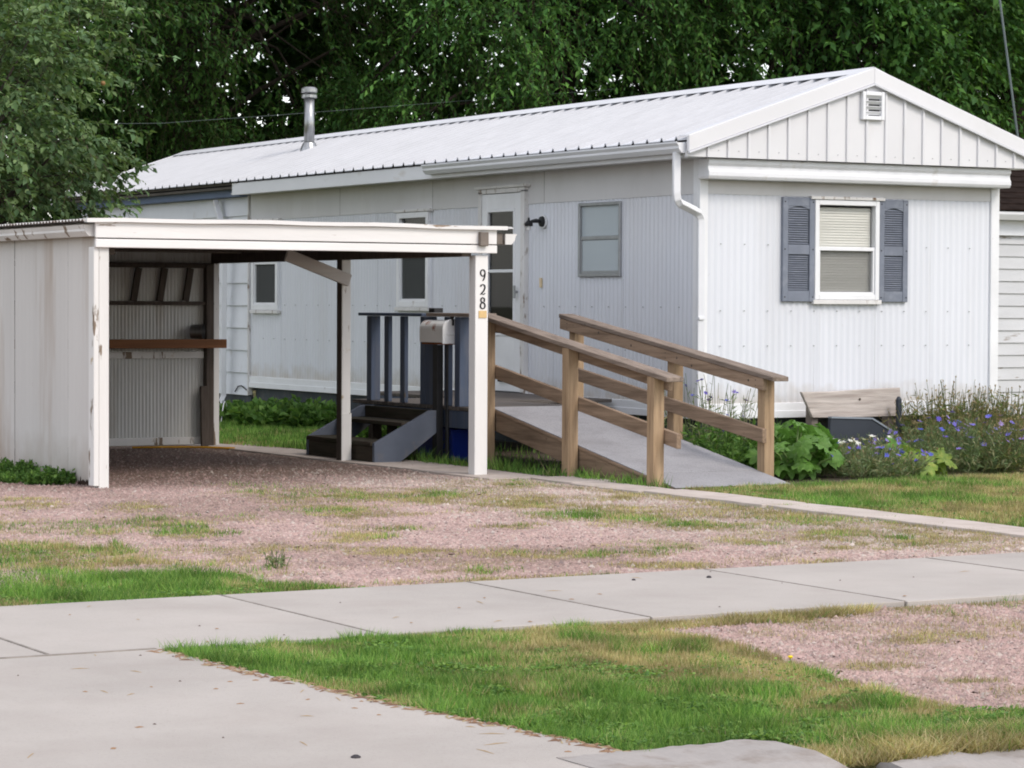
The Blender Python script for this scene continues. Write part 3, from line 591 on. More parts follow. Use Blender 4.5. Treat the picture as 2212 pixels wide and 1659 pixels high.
# shutters
slat = MB().box(-.107, .107, -.011, .011, -.003, .003).mesh('louvre_slat', bevel=.0015); slat.materials.append(MATS['shutter_blue'])
def shutter(x0, x1, z0, z1, label):
    mb = MB(); st_ = .055
    d0, d1 = .008, .045
    mbox(mb, FR, x0, x0+st_, d0, d1, z0, z1); mbox(mb, FR, x1-st_, x1, d0, d1, z0, z1)
    zm = 1.79
    for a, b in ((z0, z0+.095), (zm-.045, zm+.04), (z1-.075, z1)): mbox(mb, FR, x0+st_, x1-st_, d0, d1-.003, a, b)
    mbox(mb, FR, x0+st_, x1-st_, d0, d0+.006, z0+.09, z1-.07)
    sh = mb.build('shutter', 'shutter_blue', home, .005); sh['label'] = label
    # arched top of the upper louvre field
    pts = [(x0+st_, z1-.075)] + [(x0+st_+(x1-x0-2*st_)*t/8, z1-.075-.028*(1-math.sin(math.pi*t/8))) for t in range(9)] + [(x1-st_, z1-.075)]
    MB().prism([FR(a, .040, b) for a, b in pts], (0, .02, 0)).build('arch', 'shutter_blue', sh)
    for a, b, n in ((z0+.10, zm-.05, 16), (zm+.045, z1-.085, 16)):
        for i in range(n): add('louvre_slat', slat, 'shutter_blue', sh, ((x0+x1)/2, -.026, a+(b-a)*(i+.5)/n), (R(38), 0, 0))
    mb = MB()
    for xx in (x0+.02, x1-.02):
        for zz in (z0+.04, zm, z1-.04): mb.tube([FR(xx, d1, zz), FR(xx, d1+.004, zz)], .006, 7)
    mb.build('screws', 'dark_metal', sh)
shutter(.826, 1.163, 1.337, 2.24, 'slate blue louvred shutter left of the window')
shutter(1.862, 2.178, 1.337, 2.24, 'slate blue louvred shutter right of the window')
# front door
dr = pbox('door', 'white_trim', home, S, 3.0, 3.12, .012, .05, .47, 2.36)
dr['label'] = 'white storm door with tall dark glass'
mb = MB(); mbox(mb, S, 3.66, 3.765, .012, .05, .47, 2.36); mbox(mb, S, 3.12, 3.66, .012, .049, .47, 1.0); mbox(mb, S, 3.12, 3.66, .012, .049, 2.21, 2.36); mb.build('door_panel', 'white_trim', dr, .004)
mb = MB()
for (u0, u1, z0, z1) in ((3.115, 3.14, 1.0, 2.21), (3.64, 3.665, 1.0, 2.21), (3.14, 3.64, 1.0, 1.025), (3.14, 3.64, 2.185, 2.21), (3.14, 3.64, 1.605, 1.635)): mbox(mb, S, u0, u1, .02, .058, z0, z1)
mb.build('glazing_frame', 'white_trim', dr, .003)
pbox('pane', 'pane_dark', dr, S, 3.14, 3.64, .03, .034, 1.635, 2.185, 0); pbox('pane', 'pane_dark', dr, S, 3.14, 3.64, .03, .034, 1.025, 1.605, 0)
mb = MB(); mb.tube([S(3.06, .05, 1.42), S(3.06, .085, 1.42)], .012, 8); mbox(mb, S, 3.045, 3.075, .078, .092, 1.36, 1.48); mb.build('handle', 'aluminium', dr)
MB().tube([S(3.2, .06, .57), S(3.4, .065, .57)], .011, 8).build('door_closer', 'dark_metal', dr)
df = MB()
mbox(df, S, 2.925, 2.995, .0, .06, .455, 2.385); mbox(df, S, 3.77, 3.83, .0, .06, .455, 2.385); mbox(df, S, 2.925, 3.83, .0, .06, 2.365, 2.41)
dfo = df.build('door_frame', 'old_trim', home, .004)
pbox('drip_cap', 'old_trim', dfo, S, 2.87, 3.88, .01, .075, 2.412, 2.44)
pbox('threshold', 'dark_metal', dfo, S, 2.93, 3.83, .0, .09, .447, .468)
# porch lamp beside the door (globe missing) and bell push
pl = MB().tube([S(2.62, .015, 2.075), S(2.62, .035, 2.075)], .062, 16).build('porch_lamp', 'white_trim', home)
MB().tube([S(2.62, .035, 2.075), S(2.62, .055, 2.075), S(2.62, .062, 2.075)], [.052, .046, .018], 14).build('canopy', 'dark_metal', pl)
MB().tube([S(2.62, .055, 2.075), S(2.62, .10, 2.082), S(2.63, .14, 2.075), S(2.64, .17, 2.06)], [.014, .02, .016, .012], 8).build('arm', 'dark_metal', pl)
MB().tube([S(2.64, .17, 2.11), S(2.64, .17, 2.085), S(2.64, .17, 2.055), S(2.64, .17, 2.03)], [.008, .012, .04, .036], 12).build('holder', 'dark_metal', pl)
MB().tube([S(2.64, .17, 2.03), S(2.64, .17, 1.995)], .02, 10).build('socket', 'old_trim', pl)
pbox('bell_push', 'ivory', home, S, 2.655, 2.685, .01, .03, 1.46, 1.55)

# roof: ribbed steel panels
RX, RZ, SL = 1.6, 3.335, .3385
rz = lambda x: RZ-SL*abs(x-RX)
PW = .9144
def roof_panel(sgn):
    prof = []
    for k in range(4):
        y0 = k*.2286
        prof += [(y0, 0), (y0+.160, 0), (y0+.172, .028), (y0+.192, .028), (y0+.204, 0)]
    prof.append((PW, 0))
    mb = MB(); n = len(prof); L = 1.9
    for (t) in (0., 1.):
        for (y, h) in prof: mb.v.append((sgn*(-.05-t*(L-.05)), y, -SL*(.05+t*(L-.05))+h))
    for i in range(n-1): mb.f.append((i, i+1, n+i+1, n+i))
    # turned-down drip edge gives the sheet its thickness
    for (y, h) in prof: mb.v.append((sgn*(-L), y, -SL*L+h-.008))
    for i in range(n-1): mb.f.append((n+i, n+i+1, 2*n+i+1, 2*n+i))
    me = mb.mesh('roof_panel'); me.materials.append(MATS['roof_metal']); me.materials.append(MATS['rib_shade'])      # second, darker slot paints shade onto the rib flanks
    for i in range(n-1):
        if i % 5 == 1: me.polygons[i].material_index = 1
    return me
roof = MB().prism([(-.24, 0, rz(-.24)-.03), (RX, 0, RZ-.03), (3.44, 0, rz(3.44)-.03), (3.44, 0, rz(3.44)-.10), (-.24, 0, rz(-.24)-.10)], (0, LEN, 0)).build('roof', 'interior', home, at=(RX, 7, 2.9))
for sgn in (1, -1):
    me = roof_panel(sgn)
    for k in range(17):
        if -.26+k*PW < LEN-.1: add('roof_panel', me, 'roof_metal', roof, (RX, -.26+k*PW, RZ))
E0, E1 = -.27, -.26+17*PW-.02
mb = MB(); c0 = .031
pr_ = [(RX-.17, rz(RX-.17)+c0), (RX, RZ+c0+.006), (RX+.17, rz(RX+.17)+c0), (RX+.17, rz(RX+.17)+c0+.004), (RX, RZ+c0+.012), (RX-.17, rz(RX-.17)+c0+.004)]
mb.prism([(x, E0-.02, z) for x, z in pr_], (0, E1-E0+.04, 0)).build('ridge_cap', 'roof_metal', roof)
for (yy, dy) in ((E0-.03, .04), (E1-.02, .04)):      # rake trims
    for sgn in (-1, 1):
        xe = RX+sgn*1.915
        mb = MB().prism([(RX, yy, RZ+.034), (xe, yy, rz(xe)+.034), (xe, yy, rz(xe)-.105), (RX, yy, RZ-.105)], (0, dy, 0))
        rk = mb.build('rake_trim', 'gable_metal', roof, .006)
        xa, xb = RX, xe; f0 = yy+(dy if dy > 0 and yy < 5 else 0)
        if yy < 5:
            MB().prism([(RX, yy+dy, RZ+.034), (xe, yy+dy, rz(xe)+.034), (xe, yy+dy, rz(xe)+.029), (RX, yy+dy, RZ+.029)], (0, .11, 0)).build('flange', 'roof_metal', rk)
            MB().prism([(RX, yy-.012, RZ-.105), (xe, yy-.012, rz(xe)-.105), (xe, yy-.012, rz(xe)-.122), (RX, yy-.012, RZ-.122)], (0, .03, 0)).build('lip', 'roof_metal', rk, .003)
# gable cladding
GB = 2.545
xr = [-.315] + [-.104+.2058*k for k in range(18) if -.104+.2058*k < 3.5] + [3.515]
for a, b in zip(xr, xr[1:]):
    t = lambda x: max(GB+.004, rz(x)-.10)
    pts = [(a+.001, GB), (b-.001, GB), (b-.001, t(b))] + ([(RX, t(RX))] if a < RX < b else []) + [(a+.001, t(a))]
    MB().prism([(x, -.262, z) for x, z in pts], (0, .02, 0)).build('gable_panel', 'gable_metal', home)
for x in xr[1:-1]:
    box('gable_rib', 'gable_metal', home, x-.012, x+.012, -.280, -.258, GB-.004, t(x) if t(x) > GB+.03 else GB+.03, .004)
box('gable_soffit', 'white_trim', home, -.26, 3.46, -.24, 0.02, GB+.002, GB+.02)
mb = MB()
for x in xr[1:]: mb.box(x-.10, x-.094, -.268, -.262, 2.60, 2.606)
o = mb.build('screws', 'aluminium', home); o['kind'] = 'stuff'
# louvred gable vent
vx0, vx1, vz0, vz1 = 1.475, 1.712, 2.915, 3.16
gv = MB()
for (a, b, p, q) in ((vx0, vx0+.035, vz0, vz1), (vx1-.035, vx1, vz0, vz1), (vx0+.035, vx1-.035, vz0, vz0+.035), (vx0+.035, vx1-.035, vz1-.035, vz1)): gv.box(a, b, -.305, -.262, p, q)
gvo = gv.build('gable_vent', 'white_trim', home, .005)
box('vent_back', 'dark_metal', gvo, vx0+.03, vx1-.03, -.268, -.2645, vz0+.03, vz1-.03, 0)
for k in range(4): MB().beam((vx0+.035, -.283, vz0+.06+k*.046), (vx1-.035, -.283, vz0+.06+k*.046), .036, .005, up=(0, .75, .66)).build('vent_slat', 'white_trim', gvo)
# moulded box gutter under the gable
pf = [(-.035, 2.541), (-.19, 2.541), (-.205, 2.525), (-.205, 2.50), (-.188, 2.478), (-.192, 2.45), (-.205, 2.43), (-.205, 2.395), (-.19, 2.37), (-.035, 2.37)]
MB().prism([(-.05, y, z) for y, z in pf], (3.26, 0, 0)).build('eave_box', 'gutter_white', home, .003)
# side eave: soffit, fascia, gutter with downspout
box('soffit', 'upper_panel', home, -.26, .02, -.02, 9.37, 2.545, 2.56, 0)
box('fascia', 'gutter_white', home, -.278, -.262, -.22, 9.3, 2.535, 2.67)
gp = [(-.285, 2.655), (-.285, 2.575), (-.345, 2.575), (-.375, 2.61), (-.375, 2.63), (-.395, 2.655), (-.395, 2.668), (-.388, 2.668), (-.388, 2.655), (-.368, 2.632), (-.368, 2.612), (-.342, 2.582), (-.292, 2.582), (-.292, 2.655)]
gt = MB().prism([(x, -.23, z) for x, z in gp], (0, 4.62, 0)).build('gutter', 'gutter_white', home)
gt['label'] = 'white eave gutter with moulded profile'
for yy in (-.235, 4.385): MB().prism([(x, yy, z) for x, z in ((-.285, 2.66), (-.285, 2.575), (-.345, 2.575), (-.375, 2.61), (-.375, 2.63), (-.395, 2.66))], (0, .006, 0)).build('end_cap', 'gutter_white', gt)
def rect_pipe(pts, a, b):
    mb = MB()
    pts = [Vector(p) for p in pts]; sx = Vector((1, 0, 0)); 
    for k, p in enumerate(pts):
        d = (pts[min(k+1, len(pts)-1)]-pts[max(0, k-1)]).normalized(); s1 = (Vector((.95, -.3, 0)) - d*Vector((.95, -.3, 0)).dot(d)).normalized(); s2 = d.cross(s1)
        for (i, j) in ((-1,-1),(1,-1),(1,1),(-1,1)): mb.v.append(tuple(p+s1*i*a/2+s2*j*b/2))
    for k in range(len(pts)-1):
        for q in range(4): x = k*4+q; y_ = k*4+(q+1) % 4; mb.f.append((x, y_, y_+4, x+4))
    mb.f += [(3, 2, 1, 0), tuple(len(mb.v)-4+q for q in range(4))]; return mb
ds = rect_pipe([(-.335, -.14, 2.58), (-.335, -.14, 2.24), (-.325, -.137, 2.19), (-.29, -.13, 2.155), (-.12, -.09, 2.10), (-.065, -.075, 2.075), (-.038, -.066, 2.03), (-.035, -.065, 1.98), (-.035, -.065, .36)], .062, .055).build('downspout', 'gutter_white', home, .006)
MB().box(-.072, .002, -.105, -.03, 1.18, 1.2).build('strap', 'gutter_white', ds)
# stove pipe with cap
ch = MB().tube([(1.0, 9.95, 3.10), (1.0, 9.95, 3.79)], .062, 18).build('stove_pipe', 'galvanised', home, smooth=True)
MB().tube([(1.0, 9.95, 3.06), (1.0, 9.95, 3.15), (1.0, 9.95, 3.21), (1.0, 9.95, 3.215)], [.125, .10, .072, .064], 18).build('flashing', 'galvanised', ch)
MB().tube([(1.0, 9.95, 3.74), (1.0, 9.95, 3.745), (1.0, 9.95, 3.775), (1.0, 9.95, 3.78)], [.086, .094, .094, .086], 18).build('collar', 'galvanised', ch)
MB().tube([(1.0, 9.95, 3.80), (1.0, 9.95, 3.81), (1.0, 9.95, 3.845), (1.0, 9.95, 3.865), (1.0, 9.95, 3.875)], [.09, .098, .098, .078, .02], 18).build('rain_cap', 'galvanised', ch)
# addition at the far end: wide clapboards, blue frieze, thin gutter
for k in range(9):
    z0 = .235+.2595*k
    MB().prism([(-.034, 9.40, z0), (-.034, LEN, z0), (-.012, LEN, min(z0+.268, 2.53)), (-.012, 9.40, min(z0+.268, 2.53))], (.03, 0, 0)).build('clapboard', 'clapboard', home, .003)
box('corner_board', 'old_trim', home, -.042, .02, 9.372, 9.398, .24, 2.54)
box('frieze_board', 'blue_fascia', home, -.14, .0, 9.40, LEN, 2.532, 2.635)
box('frieze_gutter', 'gutter_white', home, -.24, -.06, 9.32, LEN+.05, 2.636, 2.66)
box('skirting', 'skirt', home, .0, .03, 9.38, LEN, -.02, .26)
pp = rect_pipe([(-.10, 10.2, 2.5), (-.10, 10.0, 2.2), (-.13, 9.86, 1.77), (-.13, 9.88, .95), (-.13, 9.88, .22), (-.17, 9.86, .14), (-.26, 9.8, .08)], .06, .075).build('downspout', 'gutter_white', home, .006)
MB().tube([(-.04, 9.75, .27), (-.045, 9.65, .335), (-.045, 9.55, .345), (-.04, 9.42, .30)], .007, 6).build('cable', 'dark_metal', home)

# ------------------------------------------------------------------ neighbouring house
nh = thing('neighbor_house', 'white clapboard house with dark roof behind the right end of the mobile home', 'house', (7, 3.8, 0))
for k in range(17):
    z0 = .10+.1345*k
    if z0 < 2.2: MB().prism([(4.4, 3.782, z0), (11, 3.782, z0), (11, 3.800, min(2.26, z0+.142)), (4.4, 3.800, min(2.26, z0+.142))], (0, .02, 0)).build('clapboard', 'neighbor_board', nh, .002)
box('wall', 'neighbor_board', nh, 4.4, 11, 3.83, 9, -.02, 2.3)
box('foundation', 'concrete_old', nh, 4.4, 11, 3.80, 3.83, -.02, .10)
box('frieze_board', 'clapboard', nh, 4.3, 11.1, 3.74, 3.78, 2.075, 2.24)
MB().prism([(4.2, y, z) for y, z in ((3.60, 2.24), (3.74, 2.24), (3.74, 2.33), (3.56, 2.33), (3.56, 2.30))], (7, 0, 0)).build('gutter', 'gutter_white', nh, .003)
nr = MB().prism([(4.2, 3.58, 2.335), (4.2, 6.5, 3.35), (4.2, 9.4, 2.335), (4.2, 9.4, 2.30), (4.2, 6.5, 3.30), (4.2, 3.58, 2.30)], (7, 0, 0)).build('roof', 'shingle', nh)
mb = MB()
for k in range(14):
    t0, t1 = k/14, (k+1)/14; p0 = (3.56+2.94*t0, 2.342+1.015*t0); p1 = (3.56+2.94*t1, 2.342+1.015*t1)
    mb.prism([(4.18, p0[0]-.02, p0[1]), (4.18, p1[0], p1[1]+.003), (4.18, p1[0], p1[1]+.008), (4.18, p0[0]-.02, p0[1]+.016)], (7.04, 0, 0))
mb.build('shingle_courses', 'shingle', nr)

# ------------------------------------------------------------------ carport
cp = thing('carport', 'weathered white carport with peeling posts and a low corrugated roof', 'carport', (-4.3, 1, 0))
YF, YBK = -1.30, 3.5
box('post', 'peel_white', cp, -5.89, -5.815, YF, YF+.10, -.01, 1.69)['label'] = 'thick white corner post with peeling paint'
box('corner_board', 'peel_white', cp, -5.93, -5.892, YF-.004, YF+.10, .01, 1.69)
mat('number_white', (.72, .71, .70), .6, .06, 3, col2=lin(125, 110, 95), amt=(.70, .73), scale2=9, stretch=(1, 1, .22), bump=.2, bscale=25)
rp_ = box('post', 'number_white', cp, -2.885, -2.775, YF-.002, YF+.10, -.01, 1.67)
rp_['label'] = 'white corner post with house number 928'
box('post', 'peel_white', cp, -2.985, -2.905, .80, .89, -.01, 1.66)
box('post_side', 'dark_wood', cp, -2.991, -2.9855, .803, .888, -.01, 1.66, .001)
box('post', 'peel_white', cp, -3.01, -2.935, YBK-.04, YBK+.03, -.01, 1.66)
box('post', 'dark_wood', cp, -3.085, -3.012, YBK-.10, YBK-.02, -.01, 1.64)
box('splice', 'peel_white', cp, -2.99, -2.9, .79, .80, -.01, .40)
# header of two boards and the rest of the frame
box('header_board', 'header_white', cp, -5.925, -2.715, YF-.03, YF-.004, 1.754, 1.868)
box('header_board', 'header_white', cp, -5.925, -2.715, YF-.034, YF-.003, 1.686, 1.746)
box('block', 'grey_wood', cp, -2.88, -2.81, YF-.075, YF-.034, 1.74, 1.845)
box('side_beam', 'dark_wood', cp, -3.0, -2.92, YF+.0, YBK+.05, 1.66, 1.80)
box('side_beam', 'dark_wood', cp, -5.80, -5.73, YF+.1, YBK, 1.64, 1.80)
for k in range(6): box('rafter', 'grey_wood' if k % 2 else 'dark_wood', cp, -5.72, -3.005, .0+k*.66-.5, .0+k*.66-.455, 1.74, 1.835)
beam('brace', 'grey_brace', cp, (-2.93, .775, 1.49), (-3.50, .775, 1.695), .035, .10)
# corrugated roof, a low crown running front to back
def crown(x): return 1.878+.010*(1-((x+4.3)/1.7)**2)
yy = YF-.045
while yy < 3.6:
    y1 = min(yy+.66, 3.62); mb = MB(); n = 44; xs = [-6.02+3.44*i/10 for i in range(11)]
    for i in range(n+1):
        y_ = yy+(y1-yy+.02)*i/n
        for x in xs: mb.v.append((x, y_, crown(x)+.009*math.sin(2*math.pi*y_/.0667)+(.004*math.sin(x*5+2) if i < 4 and yy < -1.3 else 0)))
    for i in range(n):
        for j in range(10): a = i*11+j; mb.f.append((a, a+1, a+12, a+11))
    mb.build('roof_sheet', 'roof_sheet', cp, smooth=True); yy += .66
MB().prism([(-6.0, YF-.062, crown(-6.0)-.022)] + [(-6+3.36*i/12, YF-.062, crown(-6+3.36*i/12)+.010+.004*math.sin(i*1.7)) for i in range(13)] + [(-2.64, YF-.062, crown(-2.64)-.022)] + [(-6+3.36*i/12, YF-.062, crown(-6+3.36*i/12)-.018+.003*math.sin(i*1.7)) for i in range(12, -1, -1)], (0, .06, 0)).build('drip_edge', 'header_white', cp)
# left wall of ribbed panels
ub = [YF+.10, -.60, .057, .558, 1.06, 1.56, 2.06, 2.56, 3.06, 3.5]
SW = lambda u, d, z: (-5.86-d, u, z)
random.seed(3)
for a, b in zip(ub, ub[1:]): sheet('wall_panel', 'grey_wall', cp, SW, a+.001, b-.001, random.uniform(.0, .05), 1.865, .085, .004, seg=6, d0=random.uniform(0, .004), smooth=True)
mat('rust_dark', (.03, .016, .01), .95, .4, 30)
rr_ = random.Random(12); pts = [(-1.17, -.01)] + [(-1.17+.012*i, .012+.05*abs(math.sin(i*1.3))*rr_.uniform(.3, 1)*(1 if 2 < i < 26 else .3)) for i in range(30)] + [(-.82, -.01)]
MB().prism([(-5.8675, y, z) for y, z in pts], (.002, 0, 0)).build('rust_patch', 'rust_dark', cp)
for z in (.06, .6, 1.2): box('girt', 'dark_wood', cp, -5.845, -5.80, YF+.1, YBK, z, z+.09)
gq = [(-5.90, 1.845), (-5.90, 1.765), (-5.955, 1.765), (-5.985, 1.80), (-5.985, 1.815), (-6.0, 1.845), (-5.992, 1.845), (-5.978, 1.818), (-5.978, 1.802), (-5.952, 1.772), (-5.907, 1.772), (-5.907, 1.845)]
lg = MB().prism([(x, YF+.03, z) for x, z in gq], (0, 4.85, 0)).build('gutter', 'peel_white', cp)
MB().prism([(x, YF+.024, z) for x, z in gq[:6]], (0, .005, 0)).build('end_cap', 'peel_white', lg)
gq2 = [(-2*4.3-x, z-.015) for x, z in gq]; off = -2.62-(-2*4.3+5.90)
rg = MB().prism([(x+off-.02, YF-.02, z+.005) for x, z in gq2], (0, 4.9, 0)).build('gutter', 'peel_white', cp)
MB().prism([(x+off-.02, YF-.026, z+.005) for x, z in gq2[:6]], (0, .005, 0)).build('end_cap', 'peel_white', rg)
box('bracket', 'grey_wood', cp, -2.712, -2.66, YF-.02, YF+.03, 1.755, 1.84)
# back wall
BK = lambda u, d, z: (u, YBK-d, z)
for a, b in ((-5.8, -4.4), (-4.4, -3.54), (-3.541, -3.0)):
    sheet('wall_panel', 'corrugated', cp, BK, a, b, .085, .81, .034, .008, seg=5, smooth=True)
    sheet('wall_panel', 'corrugated', cp, BK, a, b, .86, 1.87, .034, .008, seg=5, smooth=True, d0=.0)
box('bottom_plate', 'peel_white', cp, -5.8, -3.09, YBK-.04, YBK-.012, .02, .088)
box('mid_rail', 'peel_white', cp, -5.8, -3.09, YBK-.05, YBK-.012, .80, .86)
sh = box('shelf_board', 'brown_board', cp, -5.8, -2.96, YBK-.27, YBK-.235, .895, .975)
box('shelf_top', 'brown_board', cp, -5.8, -3.09, YBK-.234, YBK-.015, .955, .973)
box('girt', 'dark_wood', cp, -5.8, -3.0, YBK-.075, YBK-.02, 1.28, 1.315)
box('girt', 'dark_wood', cp, -5.8, -3.0, YBK-.075, YBK-.02, 1.615, 1.66)
for x in (-3.75, -3.5, -3.25, -4.1, -4.5): beam('stud', 'dark_wood', cp, (x-.02, YBK-.05, 1.317), (x+.03, YBK-.05, 1.613), .06, .03, up=(0, 1, 0))
beam('leaning_board', 'dark_wood', cp, (-3.115, YBK-.13, .0), (-3.11, YBK-.1, .55), .07, .03, up=(0, 1, 0))
# house number, brush-painted strokes standing a hair off the post
def ribbon(pts, w0, name='digit'):
    mb = MB(); n = len(pts); yv = YF-.0065; L = []; Rr_ = []
    for i, (x, z) in enumerate(pts):
        a = pts[max(0, i-1)]; b = pts[min(n-1, i+1)]; d = Vector((b[0]-a[0], b[1]-a[1])); d.normalize(); nx, nz_ = -d.y, d.x
        wd = w0*(.55+.55*abs(d.y)) * (.7 if i in (0, n-1) else 1)
        L.append((x+nx*wd, z+nz_*wd)); Rr_.append((x-nx*wd, z-nz_*wd))
    for i in range(n-1):
        for (y0) in (yv,): mb.poly((L[i][0], y0, L[i][1]), (L[i+1][0], y0, L[i+1][1]), (Rr_[i+1][0], y0, Rr_[i+1][1]), (Rr_[i][0], y0, Rr_[i][1]))
        mb.poly((L[i][0], yv, L[i][1]), (L[i+1][0], yv, L[i+1][1]), (L[i+1][0], yv+.003, L[i+1][1]), (L[i][0], yv+.003, L[i][1]))
        mb.poly((Rr_[i][0], yv, Rr_[i][1]), (Rr_[i+1][0], yv, Rr_[i+1][1]), (Rr_[i+1][0], yv+.003, Rr_[i+1][1]), (Rr_[i][0], yv+.003, Rr_[i][1]))
    return mb.build(name, 'black_paint', rp_)
cx = -2.823
el = lambda c0_, z0, rx, rz_, a0, a1, n=22: [(c0_+rx*math.cos(R(a0+(a1-a0)*i/n)), z0+rz_*math.sin(R(a0+(a1-a0)*i/n))) for i in range(n+1)]
ribbon(el(cx, 1.538, .019, .024, 0, 360) + [(cx+.019, 1.530), (cx+.015, 1.506), (cx+.008, 1.488), (cx-.001, 1.478)], .0052)['label'] = 'black numeral 9'
ribbon(el(cx, 1.430, .019, .020, 170, -20, 14) + [(cx+.010, 1.404), (cx-.006, 1.388), (cx-.019, 1.374), (cx-.005, 1.381), (cx+.007, 1.375), (cx+.021, 1.385)], .0056)['label'] = 'black numeral 2'
ribbon(el(cx, 1.333, .0155, .0175, -60, 270, 18) + el(cx, 1.290, .020, .0225, 110, 450, 20), .0054)['label'] = 'black numeral 8'
box('tape_patch', 'tan_tape', rp_, cx-.034, cx+.034, YF-.008, YF-.003, 1.197, 1.252, .001)
# yellow strap lying along the back of the floor, coil of flue pipe on the shelf
tag(MB().tube([(-3.82, 3.35, .012), (-3.55, 3.33, .010), (-3.35, 3.22, .012), (-3.2, 3.1, .012), (-3.05, 2.85, .012)], .010, 6).build('yellow_cord', 'yellow_strap', smooth=True), 'yellow cord lying on the floor along the back of the carport', 'cord')
fl = thing('metal_pail', 'round grey metal pail lying on the carport shelf beside the post', 'pail', (-3.17, 3.36, .975))
mb = MB(); a0 = Vector((-3.235, 3.40, 1.043)); ax = Vector((.75, -.55, 0)).normalized()
mb.tube([a0, a0+ax*.11], [.062, .068], 18, cap=False).build('drum', 'galvanised', fl, smooth=True)
MB().tube([a0+ax*.02, a0+ax*.024], .062, 18).build('base', 'dark_metal', fl)
MB().tube([a0+ax*.102, a0+ax*.112], .071, 18, cap=False).build('rim', 'galvanised', fl)

# ------------------------------------------------------------------ ramp
rmp = thing('wheelchair_ramp', 'weathered brown timber ramp with handrails and grey grit surface', 'ramp', (-1.75, -1.8, 0))
rs = lambda y: .478+.176*(y+.38)          # surface height along the ramp
def slope_slab(name, m, x0, x1, y0, y1, top, thick, parent, bevel=.003):
    return MB().prism([(x0, y0, rs(y0)+top), (x0, y1, rs(y1)+top), (x0, y1, rs(y1)+top-thick), (x0, y0, rs(y0)+top-thick)], (x1-x0, 0, 0)).build(name, m, parent, bevel)
slope_slab('ramp_sheet', 'ramp_sheet', -2.235, -1.235, -.38, -2.66, .004, .006, rmp, .001)
slope_slab('ramp_sheet', 'ramp_sheet', -2.235, -1.235, -2.667, -3.09, .003, .006, rmp, .001)
# plywood edge under the grit sheet
slope_slab('plywood', 'rail_wood', -2.24, -1.23, -.38, -3.06, -.004, .022, rmp)
for x0 in (-2.232, -1.273):
    pts = [(x0, -.38, rs(-.38)-.028), (x0, -3.0, rs(-3.0)-.028), (x0, -3.0, -.02), (x0, -2.18, -.02), (x0, -.38, rs(-.38)-.175)]
    MB().prism(pts, (.038, 0, 0)).build('stringer', 'skirt_wood', rmp, .003)
box('cross_block', 'skirt_wood', rmp, -2.19, -1.28, -.42, -.384, .28, .44)
def hand_rail(xp0, xp1, xr0, xr1, posts, yt, yb, zt, zb, cx0, cx1, mid, ycap):
    for (y, w_) in posts:
        zt_ = zt+(zb-zt)*(y-yt)/(yb-yt)-.035
        box('post', 'post_wood', rmp, xp0, xp1, y-.047, y+.047, -.02, zt_, .004)
    # cap board lying on top, rail on edge below it, and a mid rail
    MB().prism([(cx0, ycap[0], zt+(zb-zt)*(ycap[0]-yt)/(yb-yt)), (cx0, ycap[1], zt+(zb-zt)*(ycap[1]-yt)/(yb-yt)), (cx0, ycap[1], zt+(zb-zt)*(ycap[1]-yt)/(yb-yt)-.034), (cx0, ycap[0], zt+(zb-zt)*(ycap[0]-yt)/(yb-yt)-.034)], (cx1-cx0, 0, 0)).build('cap_rail', 'rail_cap', rmp, .004)
    f = lambda y: zt+(zb-zt)*(y-yt)/(yb-yt)
    MB().prism([(xr0, yt, f(yt)-.036), (xr0, yb+.14, f(yb+.14)-.036), (xr0, yb+.14, f(yb+.14)-.125), (xr0, yt, f(yt)-.125)], (xr1-xr0, 0, 0)).build('top_rail', 'rail_wood', rmp, .004)
    if xr0 < -1.25 and xr0 > -2:
        for i_, (yk, dz) in enumerate(((-.45, .06), (-.95, .085), (-1.62, .075), (-1.83, .10), (-2.6, .08))):
            MB().tube([(xr0+.001, yk, f(yk)-dz), (xr0-.0012, yk, f(yk)-dz)], [.011, .009], 9).build('knot', 'dark_wood', rmp)
    for (y, w_) in posts:      # screw heads
        for dz in (.06, .10):
            MB().tube([(xr0+.001, y+.015, f(y)-dz), (xr0-.001, y+.015, f(y)-dz)], .0045, 7).build('screw', 'dark_metal', rmp)
    (a, za, b, zb_) = mid
    MB().prism([(xr0, a, za), (xr0, b, zb_), (xr0, b, zb_-.105), (xr0, a, za-.105)], (xr1-xr0, 0, 0)).build('mid_rail', 'rail_wood', rmp, .004)
hand_rail(-2.335, -2.245, -2.243, -2.205, ((-.42, 0), (-1.71, 0), (-2.91, 0)), -.30, -3.14, 1.232, .79, -2.345, -2.20, (-.39, .823, -3.12, .385), (-.30, -3.14))
hand_rail(-1.238, -1.148, -1.278, -1.240, ((.04, 0), (-1.47, 0), (-2.71, 0)), .176, -2.93, 1.225, .778, -1.285, -1.145, (-.06, .785, -2.79, .39), (.18, -2.93))

